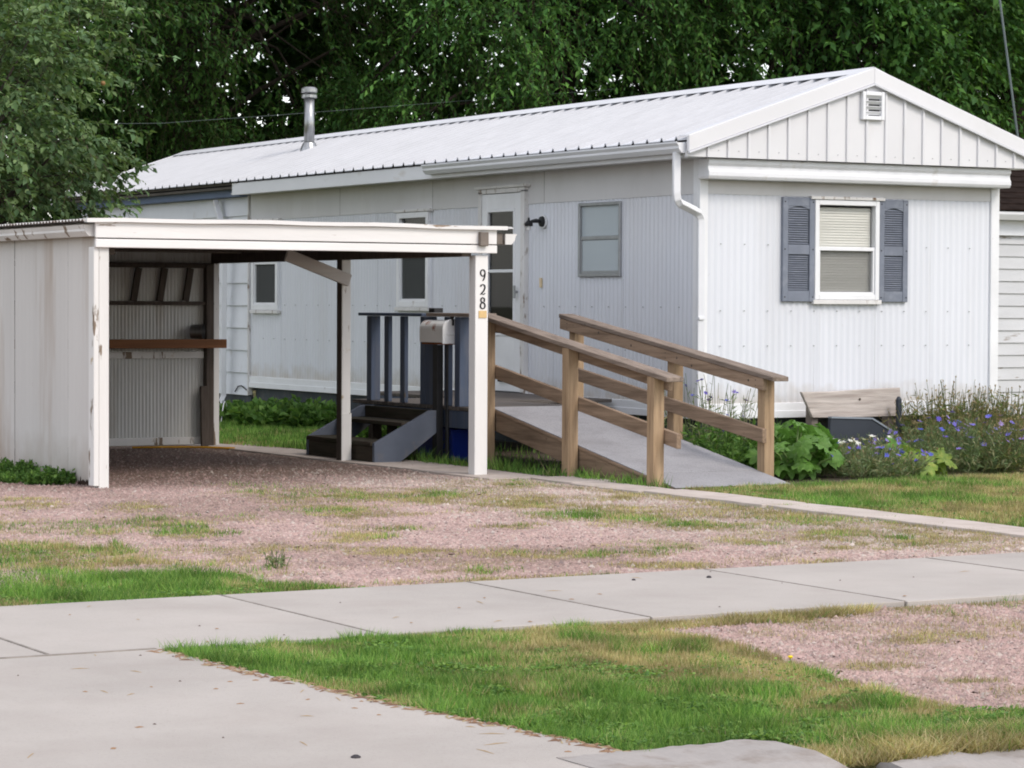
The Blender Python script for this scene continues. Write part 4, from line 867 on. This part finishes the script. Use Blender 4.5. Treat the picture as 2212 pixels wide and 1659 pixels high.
# ------------------------------------------------------------------ deck with blue railing
dk = thing('porch_deck', 'small slate blue porch deck with baluster railing below the front door', 'deck', (-1.2, 1.8, 0))
y = -.375
k = 0
while y < 2.05:
    x1 = -1.15 if y < 1.3 else -.06
    box('deck_board', 'deck_wood', dk, -2.225, x1, y, y+.135, .43, .462, .004); y += .141
while y < 3.95:
    box('deck_board', 'deck_wood', dk, -1.15, -.06, y, y+.135, .43, .462, .004); y += .141
box('rim_board', 'deck_blue', dk, -2.215, -2.18, -.37, 2.04, .285, .428)
box('rim_board', 'deck_blue', dk, -2.178, -1.16, 2.005, 2.04, .285, .428)
box('rim_board', 'deck_blue', dk, -1.15, -1.115, 2.045, 3.95, .285, .428)
box('rim_board', 'deck_blue', dk, -1.18, -1.155, -.37, 1.9, .285, .428)
for (x, yv) in ((-2.13, .0), (-2.13, 1.9), (-1.2, .1), (-1.08, 2.2), (-1.08, 3.8), (-.2, 3.8), (-.2, 1.45)): box('support_post', 'dark_wood', dk, x-.045, x+.045, yv-.045, yv+.045, -.02, .428)
box('railing_post', 'deck_blue', dk, -2.225, -2.135, 1.79, 1.88, .463, 1.195)
box('railing_post', 'deck_blue', dk, -2.225, -2.135, .78, .87, .463, 1.195)
box('railing_post', 'deck_blue', dk, -2.225, -2.185, .64, .775, .463, 1.195)
box('railing_post', 'deck_blue', dk, -2.225, -2.135, .17, .26, .463, 1.195)
for yv in (1.50, 1.20, .40): box('baluster', 'deck_blue', dk, -2.225, -2.187, yv-.042, yv+.042, .463, 1.195)
box('railing_cap', 'deck_blue', dk, -2.25, -2.12, .80, 2.0, 1.197, 1.224)
box('railing_cap', 'rail_cap', dk, -2.25, -2.12, -.26, .72, 1.197, 1.228)
box('post_cap', 'dark_metal', dk, -2.235, -2.15, .60, .70, 1.23, 1.268)
# ------------------------------------------------------------------ steps
stp = thing('porch_steps', 'low open porch steps with grey stringers below the blue railing', 'steps', (-2.5, 1.1, 0))
for (ya, yb_) in ((.43, .468), (1.70, 1.738)):
    pts = [(-2.87, -.015), (-2.87, .165), (-2.36, .425), (-2.24, .425), (-2.24, .28), (-2.66, -.015)]
    MB().prism([(x, ya, z) for x, z in pts], (0, yb_-ya, 0)).build('stringer', 'stringer_grey', stp, .004)
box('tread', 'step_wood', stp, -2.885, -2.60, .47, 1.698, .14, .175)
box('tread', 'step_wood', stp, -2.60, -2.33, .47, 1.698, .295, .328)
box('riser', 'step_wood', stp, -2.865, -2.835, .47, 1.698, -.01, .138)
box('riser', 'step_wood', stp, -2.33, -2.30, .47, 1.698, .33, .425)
box('brace_block', 'step_wood', stp, -2.42, -2.36, 1.02, 1.10, -.015, .294)

# ------------------------------------------------------------------ mailbox
mbx = thing('mailbox', 'rust-streaked white mailbox on a black post before the blue railing', 'mailbox', (-2.30, .45, 0))
def arch(x0, x1, z0, z1, n=10):
    r = (x1-x0)/2; c_ = (x0+x1)/2; zc = z1-r*.86
    return [(x0, z0), (x0-.0, zc)] + [(c_-r*math.cos(math.pi*i/n), zc+r*.86*math.sin(math.pi*i/n)) for i in range(1, n)] + [(x1, zc), (x1, z0)]
MB().prism([(x, .33, z) for x, z in arch(-2.345, -2.18, .985, 1.17)], (0, .41, 0)).build('box', 'mailbox_white', mbx, .002)
dr_ = MB().prism([(x, .312, z) for x, z in arch(-2.352, -2.173, .975, 1.178)], (0, .017, 0)).build('door', 'white_trim', mbx, .004)
box('ridge', 'white_trim', dr_, -2.32, -2.205, .305, .313, 1.045, 1.054)
box('latch', 'dark_metal', dr_, -2.268, -2.252, .298, .345, 1.125, 1.205)
box('bottom_plate', 'rust', mbx, -2.335, -2.19, .34, .72, .968, .984)
MB().box(-2.335, -2.325, .44, .52, -.02, .967).box(-2.325, -2.28, .44, .452, -.02, .966).build('post', 'dark_metal', mbx)
MB().tube([(-2.26, .40, -.02), (-2.26, .40, .966)], .017, 8).build('post', 'dark_metal', mbx)
mbx.location.x += .035; mbx.location.y -= .02
# ------------------------------------------------------------------ blue bin below the deck
bn = thing('recycling_bin', 'blue plastic tub with a faded round mark pushed under the deck', 'tub', (-1.93, .83, 0))
def tub(x0, x1, y0, y1, z0, z1, t):
    mb = MB(); v = [(x0+t, y0+t, z0), (x1-t, y0+t, z0), (x1-t, y1-t, z0), (x0+t, y1-t, z0), (x0, y0, z1), (x1, y0, z1), (x1, y1, z1), (x0, y1, z1)]
    w_ = .012; v += [(x0+w_, y0+w_, z1), (x1-w_, y0+w_, z1), (x1-w_, y1-w_, z1), (x0+w_, y1-w_, z1), (x0+t+w_, y0+t+w_, z0+.01), (x1-t-w_, y0+t+w_, z0+.01), (x1-t-w_, y1-t-w_, z0+.01), (x0+t+w_, y1-t-w_, z0+.01)]
    mb.v = v; mb.f = [(0,3,2,1)]
    for a, b in ((0,4),(4,8),(8,12)):
        for q in range(4): mb.f.append((a+q, a+(q+1) % 4, b+(q+1) % 4, b+q))
    mb.f.append((12, 13, 14, 15)); return mb
tub(-2.13, -1.73, .47, 1.16, -.015, .252, .03).build('body', 'bin_blue', bn, .006)
MB().box(-2.145, -2.131, .46, 1.17, .235, .262).box(-1.729, -1.715, .46, 1.17, .235, .262).box(-2.131, -1.729, .455, .469, .235, .262).box(-2.131, -1.729, 1.161, 1.175, .235, .262).build('rim', 'bin_blue', bn, .003)
mat('faded_mark', (.10, .12, .16), .8)
def zx(z): return -2.13+.03*(.252-z)/.267-.003
mb = MB()
for i in range(16):
    a0_, a1_ = 2*math.pi*i/16, 2*math.pi*(i+1)/16
    if i % 5 == 4: continue
    q = [(.05, a0_), (.05, a1_), (.026, a1_), (.026, a0_)]
    mb.poly(*[(zx(.12+r_*math.sin(t)), .62+r_*math.cos(t), .12+r_*math.sin(t)) for r_, t in q])
mb.build('round_mark', 'faded_mark', bn)

# ------------------------------------------------------------------ board bench thing in the flower bed, dark panel, stake
bd = thing('weathered_board', 'weathered grey board with a knot standing behind the flowers at the front wall', 'board', (1.4, -.3, 0))
pts = [(.842, .563), (1.15, .562), (1.5, .578), (1.9, .588), (1.925, .34), (1.5, .335), (.965, .338)]
MB().prism([(x, -.31, z) for x, z in pts], (0, .035, 0)).build('board', 'bench_wood', bd, .005)
MB().tube([(1.46, -.312, .492), (1.46, -.315, .492)], .012, 9).build('knot', 'dark_wood', bd)
box('support', 'grey_wood', bd, 1.80, 1.89, -.27, -.18, -.02, .44)
box('support', 'grey_wood', bd, .98, 1.05, -.27, -.18, -.02, .44)
dp = thing('slate_panel', 'dark slate-coloured panel with a cut-off corner below the weathered board', 'panel', (1.3, -.5, 0))
pts = [(.98, -.02), (1.66, -.02), (1.66, .21), (1.62, .232), (1.44, .325), (1.0, .342)]
mat('slate', (.035, .042, .055), .6, .1); mat('slate_edge', (.22, .25, .29), .6, .1)
MB().prism([(x, -.52, z) for x, z in pts], (0, .04, 0)).build('panel', 'slate', dp, .004)
MB().beam((1.0, -.505, .35), (1.44, -.505, .334), .05, .014).beam((1.44, -.505, .332), (1.66, -.505, .218), .05, .014).build('edge_strip', 'slate_edge', dp)
sk = MB().tube([(1.80, -.42, -.02), (1.80, -.42, .49), (1.80, -.42, .515)], [.026, .026, .012], 8).build('stake', 'slate'); tag(sk, 'short dark grey stake in front of the weathered board', 'stake')

# ------------------------------------------------------------------ plants
def unit(n, r): v = r.normal(size=(n, 3)); return v/np.linalg.norm(v, axis=1, keepdims=True)
def crown_leaves(clumps, sprays, per, L0, droop, pal, r, spray_len=(.5, 1.1), radius=1., half=.42):
    """clumps: k x 3 centres with outward dirs; every clump carries sprays of drooping twigs with leaves"""
    Cc, Od, Rc = clumps; k = len(Cc); ns = k*sprays
    ci = np.repeat(np.arange(k), sprays)
    st_ = Cc[ci] + unit(ns, r)*(r.random((ns, 1))**.5)*Rc[ci][:, None]*radius
    dr_ = Od[ci]*.9 + unit(ns, r)*.8; dr_[:, 2] += .15; dr_ /= np.linalg.norm(dr_, axis=1, keepdims=True)
    ln = r.uniform(*spray_len, ns)
    ti = np.tile(np.linspace(.08, 1, per), ns); si = np.repeat(np.arange(ns), per); n = ns*per
    pos = st_[si] + dr_[si]*(ln[si]*ti)[:, None]; pos[:, 2] -= droop*ln[si]*ti**2
    tan = dr_[si].copy(); tan[:, 2] -= 2*droop*ti; tan /= np.linalg.norm(tan, axis=1, keepdims=True)
    side = np.cross(tan, np.array([0, 0, 1.])+unit(n, r)*.35); side /= np.linalg.norm(side, axis=1, keepdims=True)+1e-9
    sg = np.where(np.arange(n) % 2 == 0, 1, -1)[:, None]
    D = tan*.6+side*sg*.7+unit(n, r)*.6; D[:, 2] -= .3
    N = np.array([0, 0, 1.])+unit(n, r)*.55
    L = L0*r.uniform(.5, 1.3, n); c = pal[r.integers(0, len(pal), n)]*r.uniform(.75, 1.25, (n, 1))*(r.uniform(.62, 1.38, k)[ci][si])[:, None]
    tw = np.stack([st_, st_+dr_*(ln*.5)[:, None]-np.array([0, 0, 1.])*(droop*ln*.25)[:, None], st_+dr_*ln[:, None]-np.array([0, 0, 1.])*(droop*ln)[:, None]], 1)
    return leaf_arrays(pos, D, N, L, L*half/2*1.1, c), tw
def twig_mesh(name, tw, rad, parent, at):
    n = len(tw); V = []; r_ = np.array([1., .7, .3])*rad
    off = np.array([(1, 0, .3), (-.5, .8, -.3), (-.5, -.8, 0)])
    V = (tw[:, :, None, :] + off[None, None]*r_[None, :, None, None]).reshape(-1, 3)
    T = []
    for s in range(2):
        for q in range(3): a = s*3+q; b = s*3+(q+1) % 3; T.append((a, b, b+3, a+3))
    Fc = (np.array(T)[None]+np.arange(n)[:, None, None]*9).reshape(-1, 4)
    return np_obj(name, V, Fc, 'twig', None, parent, at=at)
def tree(name, label, base, trunk_h, trunk_r, cc, rad, nclump, sprays, per, L0, droop, pal, seed, spray_len=(.5, 1.1), clump_r=.9, group=None, zmin=None, lean=(0, 0), bias=None, shell=.45, half=.42):
    r = np.random.default_rng(seed); rnd = random.Random(seed); t = thing(name, label, 'tree', base, group)
    cc = np.array(cc, float); rad = np.array(rad, float)
    d = unit(nclump*8, r)
    if bias is not None:        # open hanging skirt towards the light, closed roof of leaves above
        low = d[(d[:, 2] < -.12) & (d[:, 1] < .25)][:int(nclump*bias)]; top = d[d[:, 2] > -.05][:nclump-len(low)]; d = np.concatenate([low, top])
    else: d = d[:nclump]
    rr = r.uniform(shell, 1, len(d))**.6
    P = cc+d*rad*rr[:, None]
    if zmin is not None: P[:, 2] = np.maximum(P[:, 2], zmin+r.random(len(P))*1.2)
    nl = len(low) if bias is not None else len(P); rc = np.full(len(P), clump_r)*r.uniform(.65, 1.35, len(P))
    (V, Fc, cols), tw = crown_leaves((P[:nl], d[:nl], rc[:nl]), sprays, per, L0, droop, pal, r, spray_len, half=half)
    if nl < len(P):
        (V2, F2, c2), _ = crown_leaves((P[nl:], d[nl:], rc[nl:]*1.25), max(9, sprays//3), per, L0*1.5, .4, pal, r, (.6, 1.3), half=half)
        Fc = np.concatenate([Fc, F2+len(V)]); V = np.concatenate([V, V2]); cols = np.concatenate([cols, c2])
    tag(np_obj('crown', V, Fc, 'leaf', cols, t, at=base), kind='stuff')
    tag(twig_mesh('twigs', tw, .004, t, base), kind='stuff')
    top = Vector((base[0]+lean[0], base[1]+lean[1], base[2]+trunk_h))
    b0 = Vector(base); n = 9
    pts = [b0.lerp(top, i/n)+Vector((rnd.uniform(-1, 1), rnd.uniform(-1, 1), 0))*trunk_r*.15*(0 < i < n) for i in range(n+1)]; pts[0].z -= .1
    MB().tube(pts, [trunk_r*(1.35 if i == 0 else 1.08 if i == 1 else 1-.5*i/n) for i in range(n+1)], 14).build('trunk', 'bark', t, smooth=True)
    mb = MB()
    for i in range(0, len(P), 2):
        e = Vector(P[i]); f = rnd.uniform(.45, 1.); s_ = b0.lerp(top, f); m_ = s_.lerp(e, .55)+Vector((rnd.uniform(-.3, .3), rnd.uniform(-.3, .3), .35*rnd.random()+.1))
        q1 = s_.lerp(m_, .5)+Vector((0, 0, .12)); r0 = trunk_r*rnd.uniform(.16, .34)
        mb.tube([s_, q1, m_, e], [r0, r0*.75, r0*.5, r0*.15], 6)
    tag(mb.build('limbs', 'bark', t, smooth=True), kind='stuff')
    return t
GREEN = np.array([[.044,.108,.026],[.058,.132,.030],[.034,.086,.022],[.076,.158,.036],[.050,.114,.038]])
APPLE = np.array([[.105,.175,.075],[.135,.205,.088],[.08,.14,.064],[.175,.25,.112],[.11,.18,.092]])
ap_t = tree('apple_tree', 'small apple tree with grey-green leaves behind the carport at the left edge', (-4.88, 6.6, -.02), 2.3, .11, (-4.55, 6.3, 3.05), (1.72, 1.75, 2.0), 170, 11, 15, .085, .30, APPLE, 21, (.28, .6), .42, shell=.25, zmin=1.75, half=.55)
mat('apple_red', (.26, .15, .06), .4, .2, 8)
mb = MB(); rnd = random.Random(4)
ico = MB().tube([(0, 0, -.024), (0, 0, -.018), (0, 0, 0), (0, 0, .018), (0, 0, .022)], [.006, .02, .027, .02, .006], 8).mesh('apple', smooth=True); ico.materials.append(MATS['apple_red'])
for q in range(4):
    a = rnd.uniform(-2.6, -.2); zz = rnd.uniform(-.75, .5); rr = 1.6*math.sqrt(max(.05, 1-zz*zz))
    add('apple', ico, 'apple_red', ap_t, (-4.55+rr*math.cos(a)*.95, 6.3+rr*math.sin(a)*.95, 3.0+zz*1.75))
bgrp = 'tall trees behind the mobile home'
TW = dict(spray_len=(.4, .95), group=bgrp, bias=.34)
SPECS = [
 ('shade_tree', 'tall dark tree farthest left, behind the stove pipe and apple tree', (-1.5, 20.5), (-1.2, 19.5, 8.0), (4.6, 4.4, 5.2), 150, 31),
 ('shade_tree', 'tall dark tree second from the left, rising behind the stove pipe', (4.3, 22), (4.2, 21, 8.2), (4.6, 4.2, 5.0), 150, 32),
 ('shade_tree', 'tall tree with bright hanging branches over the middle of the roof', (9.8, 19.5), (9.0, 18.4, 7.8), (4.6, 4.0, 5.0), 190, 33),
 ('shade_tree', 'tall tree with large leaves above the gable peak', (14.4, 18.6), (13.9, 17.2, 7.2), (4.4, 3.8, 4.4), 190, 34),
 ('shade_tree', 'tall tree with a thick dark trunk at the right edge', (18.45, 18.0), (19.0, 19.0, 8.8), (4.6, 4.0, 4.8), 140, 35)]
for nm, lb, b, cc, rad, ncl, sd_ in SPECS:
    big = sd_ == 34
    tree(nm, lb, (b[0], b[1], -.02), 8.5, .31 if sd_ == 35 else .24, cc, rad, ncl, 34, 15, .14 if big else .11, .45 if sd_ == 33 else .3, GREEN*(1.35 if sd_ in (33, 34) else .9), sd_, clump_r=.72, half=.5 if big else .42, shell=.5, **TW)
# far wood closing the view behind them; unseen canopy added to block overhead light
r = np.random.default_rng(77)
n = 900; P = np.stack([r.uniform(-8, 40, n), r.uniform(26, 36, n), 14*r.random(n)**.85], 1)
P2 = np.stack([r.uniform(-8, 36, 260), r.uniform(17, 30, 260), r.uniform(10, 14.5, 260)], 1); P = np.concatenate([P, P2]); n = len(P)
dd = unit(n, r); dd[:, 1] = -np.abs(dd[:, 1])
(V, Fc, cols), tw = crown_leaves((P, dd, np.full(n, 1.7)), 10, 12, .46, .4, GREEN*.5, r, (.8, 1.7))  # palette dimmed to put deep shade into the leaf colour
tag(np_obj('far_wood', V, Fc, 'leaf', cols), 'wood beyond the tall trees, leaves coloured darker for shade, with an unseen added canopy', 'wood', kind='stuff')
r = np.random.default_rng(78)
n = 150; P = np.stack([r.uniform(-6, 34, n), r.uniform(23, 26, n), r.uniform(.2, 5.6, n)], 1)
dd = unit(n, r); dd[:, 1] = -np.abs(dd[:, 1])
(V, Fc, cols), tw = crown_leaves((P, dd, np.full(n, 1.5)), 14, 12, .22, .3, GREEN*.6, r, (.8, 1.5))
tag(np_obj('undergrowth', V, Fc, 'leaf', cols), 'dark undergrowth below the tall trees', 'undergrowth', kind='stuff')
# wires
tag(MB().tube([(6.9, 6, 12), (8.19, 6, 4.95), (8.59, 6, 2.76), (9.0, 6, .5)], .014, 6).build('guy_wire', 'wire_grey'), 'slanting grey guy wire at the upper right edge', 'wire')
tag(MB().tube([(-3, 15.9, 3.6), (1.55, 16, 3.80), (3.4, 16, 3.99), (9, 16, 4.6)], .0022, 5).build('overhead_wire', 'wire_grey'), 'thin overhead wire left of the stove pipe', 'wire')

# herbs and flowers
def clump(name, label, cat, x, y, rad, h, nst, leafn, Lf, pal, seed, flowers=None, wid=.12, group=None, spread=.35, seedhead=0):
    r = np.random.default_rng(seed); t = thing(name, label, cat, (x, y, -.02), group); n = nst
    a = r.uniform(0, 6.28, n); rr = rad*np.sqrt(r.random(n)); bx = x+rr*np.cos(a); by = y+rr*np.sin(a)
    H = h*r.uniform(.5, 1.1, n)*(1-.35*(rr/rad)**2); lx = (bx-x)*spread+r.normal(0, .06, n)*h*1.5; ly = (by-y)*spread+r.normal(0, .06, n)*h*1.5
    base = np.stack([bx, by, np.full(n, -.02)], 1); tip = base+np.stack([lx, ly, H+.02], 1)
    tw = np.stack([base, (base+tip)/2+np.stack([lx*-.1, ly*-.1, H*.03], 1), tip], 1)
    off = np.array([(1, 0, 0), (-.5, .87, 0), (-.5, -.87, 0)])*.0022
    V = (tw[:, :, None]+off[None, None]).reshape(-1, 3); T = [(s*3+q, s*3+(q+1) % 3, s*3+(q+1) % 3+3, s*3+q+3) for s in range(2) for q in range(3)]
    Fc = (np.array(T)[None]+np.arange(n)[:, None, None]*9).reshape(-1, 4)
    pc = pal[r.integers(0, len(pal), n)]*.8
    tag(np_obj('stems', V, Fc, 'blade', np.repeat(pc, 9, 0), t, at=(x, y, -.02)), kind='stuff')
    si = r.integers(0, n, leafn); ti = r.uniform(.08, .9, leafn)**1.0
    Pp = base[si]+(tip-base)[si]*ti[:, None]; D = unit(leafn, r); D[:, 2] = np.abs(D[:, 2])*.8+.1; N = unit(leafn, r); N[:, 2] += .8
    L = Lf*r.uniform(.5, 1.2, leafn)*(1.15-.6*ti)
    V, Fc, cc = leaf_arrays(Pp, D, N, L, L*wid, pal[r.integers(0, len(pal), leafn)]*r.uniform(.7, 1.25, (leafn, 1)))
    tag(np_obj('leaves', V, Fc, 'blade', cc, t, at=(x, y, -.02)), kind='stuff')
    if seedhead:
        k = r.integers(0, n, seedhead); L = np.full(seedhead, .022); V, Fc, cc = leaf_arrays(tip[k], np.stack([r.normal(0, .3, seedhead), r.normal(0, .3, seedhead), np.ones(seedhead)], 1), unit(seedhead, r), L*r.uniform(.6, 1.5, seedhead), L*.3, np.array([[.30,.24,.15],[.38,.31,.20],[.22,.16,.10]])[r.integers(0, 3, seedhead)])
        tag(np_obj('seed_heads', V, Fc, 'petal', cc, t, at=(x, y, -.02)), kind='stuff')
    if flowers:
        nf, fc, fs = flowers; k = r.choice(n, nf, replace=nf > n); npet = 8; fs = fs*1.35; Cn = tip[k]
        up = np.stack([r.normal(0, .5, nf), r.normal(-.35, .5, nf), np.ones(nf)], 1); up /= np.linalg.norm(up, axis=1, keepdims=True)
        ci = np.repeat(np.arange(nf), npet); an = np.tile(np.arange(npet)*2*math.pi/npet, nf)+r.normal(0, .2, nf*npet)
        e1 = np.cross(up, np.array([.3, .9, .1])); e1 /= np.linalg.norm(e1, axis=1, keepdims=True); e2 = np.cross(up, e1)
        D = e1[ci]*np.cos(an)[:, None]+e2[ci]*np.sin(an)[:, None]+up[ci]*.45
        fcol = np.array(fc)[r.integers(0, len(fc), nf)]
        V, Fc, cc = leaf_arrays(Cn[ci], D, up[ci], np.full(len(ci), fs)*r.uniform(.8, 1.2, len(ci)), np.full(len(ci), fs*.3), fcol[ci]*r.uniform(.8, 1.2, (len(ci), 1)))
        tag(np_obj('flowers', V, Fc, 'petal', cc, t, at=(x, y, -.02)), kind='stuff')
    return t
HERB = np.array([[.18,.245,.12],[.22,.29,.15],[.14,.205,.10],[.27,.31,.18],[.33,.31,.19]])
LUSH = np.array([[.095,.20,.05],[.13,.25,.06],[.075,.16,.04],[.17,.29,.08]])
STRAW = np.array([[.14,.19,.07],[.24,.23,.11],[.34,.28,.16],[.12,.17,.06],[.20,.21,.09]])
BLUE = [[.16,.13,.55],[.22,.19,.62],[.13,.15,.55],[.30,.24,.62]]
PURP = [[.30,.22,.55],[.36,.28,.58],[.22,.19,.55]]
WHITE = [[.8,.8,.78]]
fg = 'flower clumps in the front bed'
clump('cornflower', 'tall thin blue cornflowers growing up behind the ramp handrail', 'flowers', -.62, -1.05, .42, .74, 130, 900, .11, HERB, 41, (26, BLUE, .017), .07, fg)
clump('leafy_herb', 'dark leafy plants filling the corner under the ramp rail', 'plant', -.80, -1.75, .38, .46, 150, 1500, .10, LUSH, 42, (5, BLUE, .016), .16)
clump('leafy_herb', 'dark green weeds against the ramp edge beside its foot', 'plant', -1.0, -2.2, .20, .30, 90, 800, .09, LUSH, 43, None, .16)
clump('cornflower', 'low bushy blue cornflowers between the two big-leaved plants', 'flowers', -.05, -2.42, .40, .25, 380, 3600, .075, HERB, 44, (46, BLUE, .019), .09, fg, seedhead=160)
clump('cornflower', 'cornflower clump with seed heads behind the yellow-green leaves', 'flowers', .45, -1.9, .36, .22, 260, 2400, .08, HERB, 45, (16, PURP, .017), .09, fg, seedhead=200)
clump('daisy', 'white daisies in front of the dark slate panel', 'flowers', .50, -1.6, .28, .27, 140, 900, .08, HERB, 46, (30, WHITE, .026), .09, fg)
clump('tall_weed', 'tall seedy stems at the front wall right of the weathered board', 'plant', 2.25, -.62, .42, .62, 380, 2800, .11, STRAW, 47, None, .10, None, seedhead=420)
clump('tall_weed', 'tall seedy stems at the right corner of the front wall', 'plant', 2.85, -.55, .5, .58, 380, 2800, .11, STRAW, 48, None, .10, None, seedhead=360)
clump('tall_weed', 'green leafy stems below the stake and weathered board', 'plant', 1.95, -1.2, .36, .38, 260, 2400, .11, STRAW, 49, (6, BLUE, .017), .12, None, seedhead=80)
clump('cornflower', 'dense blue cornflower mound right of the yellow-green leaves', 'flowers', 1.08, -2.12, .50, .42, 420, 4200, .08, HERB*np.array([.85, .9, .85]), 50, (44, BLUE, .021), .09, fg, seedhead=150)
clump('cornflower', 'purple cornflowers going to seed at the right edge', 'flowers', 1.62, -2.35, .45, .42, 330, 2600, .08, STRAW*1.1, 51, (50, PURP, .021), .08, fg, seedhead=300)
clump('cornflower', 'straw-coloured cornflower stand in front of the neighbouring house', 'flowers', 2.5, -1.7, .6, .42, 360, 2600, .09, STRAW*1.1, 52, (30, PURP, .02), .08, fg, seedhead=260)
clump('leafy_herb', 'thin weeds along the foot of the front wall behind the big leaves', 'plant', .1, -.7, .5, .36, 160, 1400, .11, LUSH, 53, (4, BLUE, .016), .12)
clump('leafy_shrub', 'round green leafy shrub against the dark skirting behind the carport', 'shrub', -.72, 6.65, .50, .31, 300, 4600, .13, LUSH*.9, 54, None, .34, None, .25)
clump('leafy_shrub', 'smaller green shrub beside the downspout behind the carport', 'shrub', -.75, 7.9, .45, .24, 220, 2600, .13, LUSH*.85, 55, None, .34, None, .25)
clump('leafy_shrub', 'green weeds seen through the open porch steps', 'plant', -1.4, 2.75, .5, .36, 170, 2200, .12, LUSH*.9, 56, None, .3, None, .25)
wg = 'weed clumps at the carport wall'
clump('weed_clump', 'round weed clump at the foot of the carport wall nearest its corner post', 'weed', -6.03, -.70, .15, .13, 130, 1700, .05, LUSH*.9, 57, None, .30, wg, .25)
clump('weed_clump', 'larger weed clump at the foot of the carport wall by the left edge', 'weed', -6.08, .15, .22, .14, 170, 2200, .055, LUSH*.9, 58, None, .30, wg, .25)
clump('weed_clump', 'low weed clump spreading from the carport wall onto the gravel', 'weed', -6.12, -.35, .2, .07, 130, 1300, .05, LUSH, 59, None, .26, wg, .25)
clump('weed_clump', 'small weed tuft standing alone in the gravel before the sidewalk', 'weed', -7.13, -7.05, .05, .10, 16, 80, .035, HERB, 60, None, .25, None, .25)
# rust-eaten foot of the wall beside the corner post
# big-leaved plants: every leaf a piece of its own
def big_leaf(seed, lobes):
    r = random.Random(seed); n = 30; mb = MB(); rim = []; mid = []
    for i in range(n):
        a = 2*math.pi*i/n; rad = 1+.20*math.cos(a*lobes)+r.uniform(-.12, .12)
        if i == 0: rad = .35
        x, y = -math.cos(a)*rad, math.sin(a)*rad*.92
        rim.append((x, y, -.25*rad*rad+r.uniform(-.16, .16))); mid.append((x*.5, y*.5, -.02+r.uniform(-.04, .04)+(.05 if i % 4 == 0 else 0)))
    mb.v = [(0, 0, 0)]+mid+rim
    for i in range(n):
        j = (i+1) % n; mb.f += [(0, 1+i, 1+j), (1+i, 1+n+i, 1+n+j, 1+j)]
    return mb.mesh('leaf', smooth=True)
def leafmat(name, col, col2):
    m = mat(name, col, .45, .15, 3, col2=col2, amt=(.5, .75), scale2=3, bump=.35, bscale=9, rnd=.18, spec=.35)
    n = m.node_tree.nodes; l = m.node_tree.links; b = n['Principled BSDF']; t = n.new('ShaderNodeBsdfTranslucent'); x = n.new('ShaderNodeMixShader'); x.inputs[0].default_value = .3
    t.inputs['Color'].default_value = (*[min(1, q*1.5) for q in col], 1); l.new(b.outputs[0], x.inputs[1]); l.new(t.outputs[0], x.inputs[2]); l.new(x.outputs[0], n['Material Output'].inputs[0])
leafmat('big_leaf', (.10, .22, .035), (.17, .30, .07)); leafmat('big_leaf_yellow', (.20, .30, .05), (.36, .36, .08))
BL = {}
for mname in ('big_leaf', 'big_leaf_yellow'):
    BL[mname] = [big_leaf(s, 7) for s in (1, 2, 3)]
    for q in BL[mname]: q.materials.append(MATS[mname])
def big_plant(name, label, x, y, n, rad, h, size, seed, mname='big_leaf'):
    r = random.Random(seed); t = thing(name, label, 'plant', (x, y, -.02)); mb = MB()
    for i in range(n):
        a = r.uniform(0, 6.28); rr = rad*math.sqrt(r.random()); z = h*r.uniform(.25, 1)*(1-.4*rr/rad)
        p = Vector((x+rr*math.cos(a), y+rr*math.sin(a), z)); o = add('leaf', BL[mname][i % 3], mname, t, p)
        s = size*r.uniform(.55, 1.15); o.scale = (s, s, s)
        o.rotation_euler = (r.uniform(-.6, .6), r.uniform(.1, 1.1), a+r.uniform(-.8, .8))
        mb.tube([(x+rr*.2*math.cos(a), y+rr*.2*math.sin(a), -.02), (x+rr*.6*math.cos(a), y+rr*.6*math.sin(a), z*.7), tuple(p)], [.009, .008, .005], 5)
    mb.build('stalks', 'pumpkin_stalk', t)
big_plant('rhubarb', 'lush big-leaved green plant beside the foot of the ramp', -.72, -2.42, 64, .38, .42, .105, 1)
big_plant('rhubarb', 'big-leaved green plant behind the cornflowers below the board', -.42, -1.95, 46, .32, .50, .10, 2)
big_plant('squash', 'yellow-green big-leaved plant in the middle of the flower bed', .38, -2.42, 20, .28, .20, .10, 3, 'big_leaf_yellow')
big_plant('squash', 'single bright green leaf cluster above the yellow-green leaves', .60, -2.0, 9, .13, .32, .10, 4, 'big_leaf')
# low wire hoops of a garden edging
he = thing('wire_edging', 'low white wire hoops of garden edging by the shrub behind the carport', 'edging', (-.9, 8, 0))
for k in range(3):
    y0 = 7.7+.32*k; x0 = -1.05+.1*k
    MB().tube([(x0+.16*(i/8-.5)*1.6, y0+.3*(i/8-.5)*1.2, -.02+.26*math.sin(math.pi*i/8)) for i in range(9)], .005, 5).build('hoop', 'gutter_white', he)
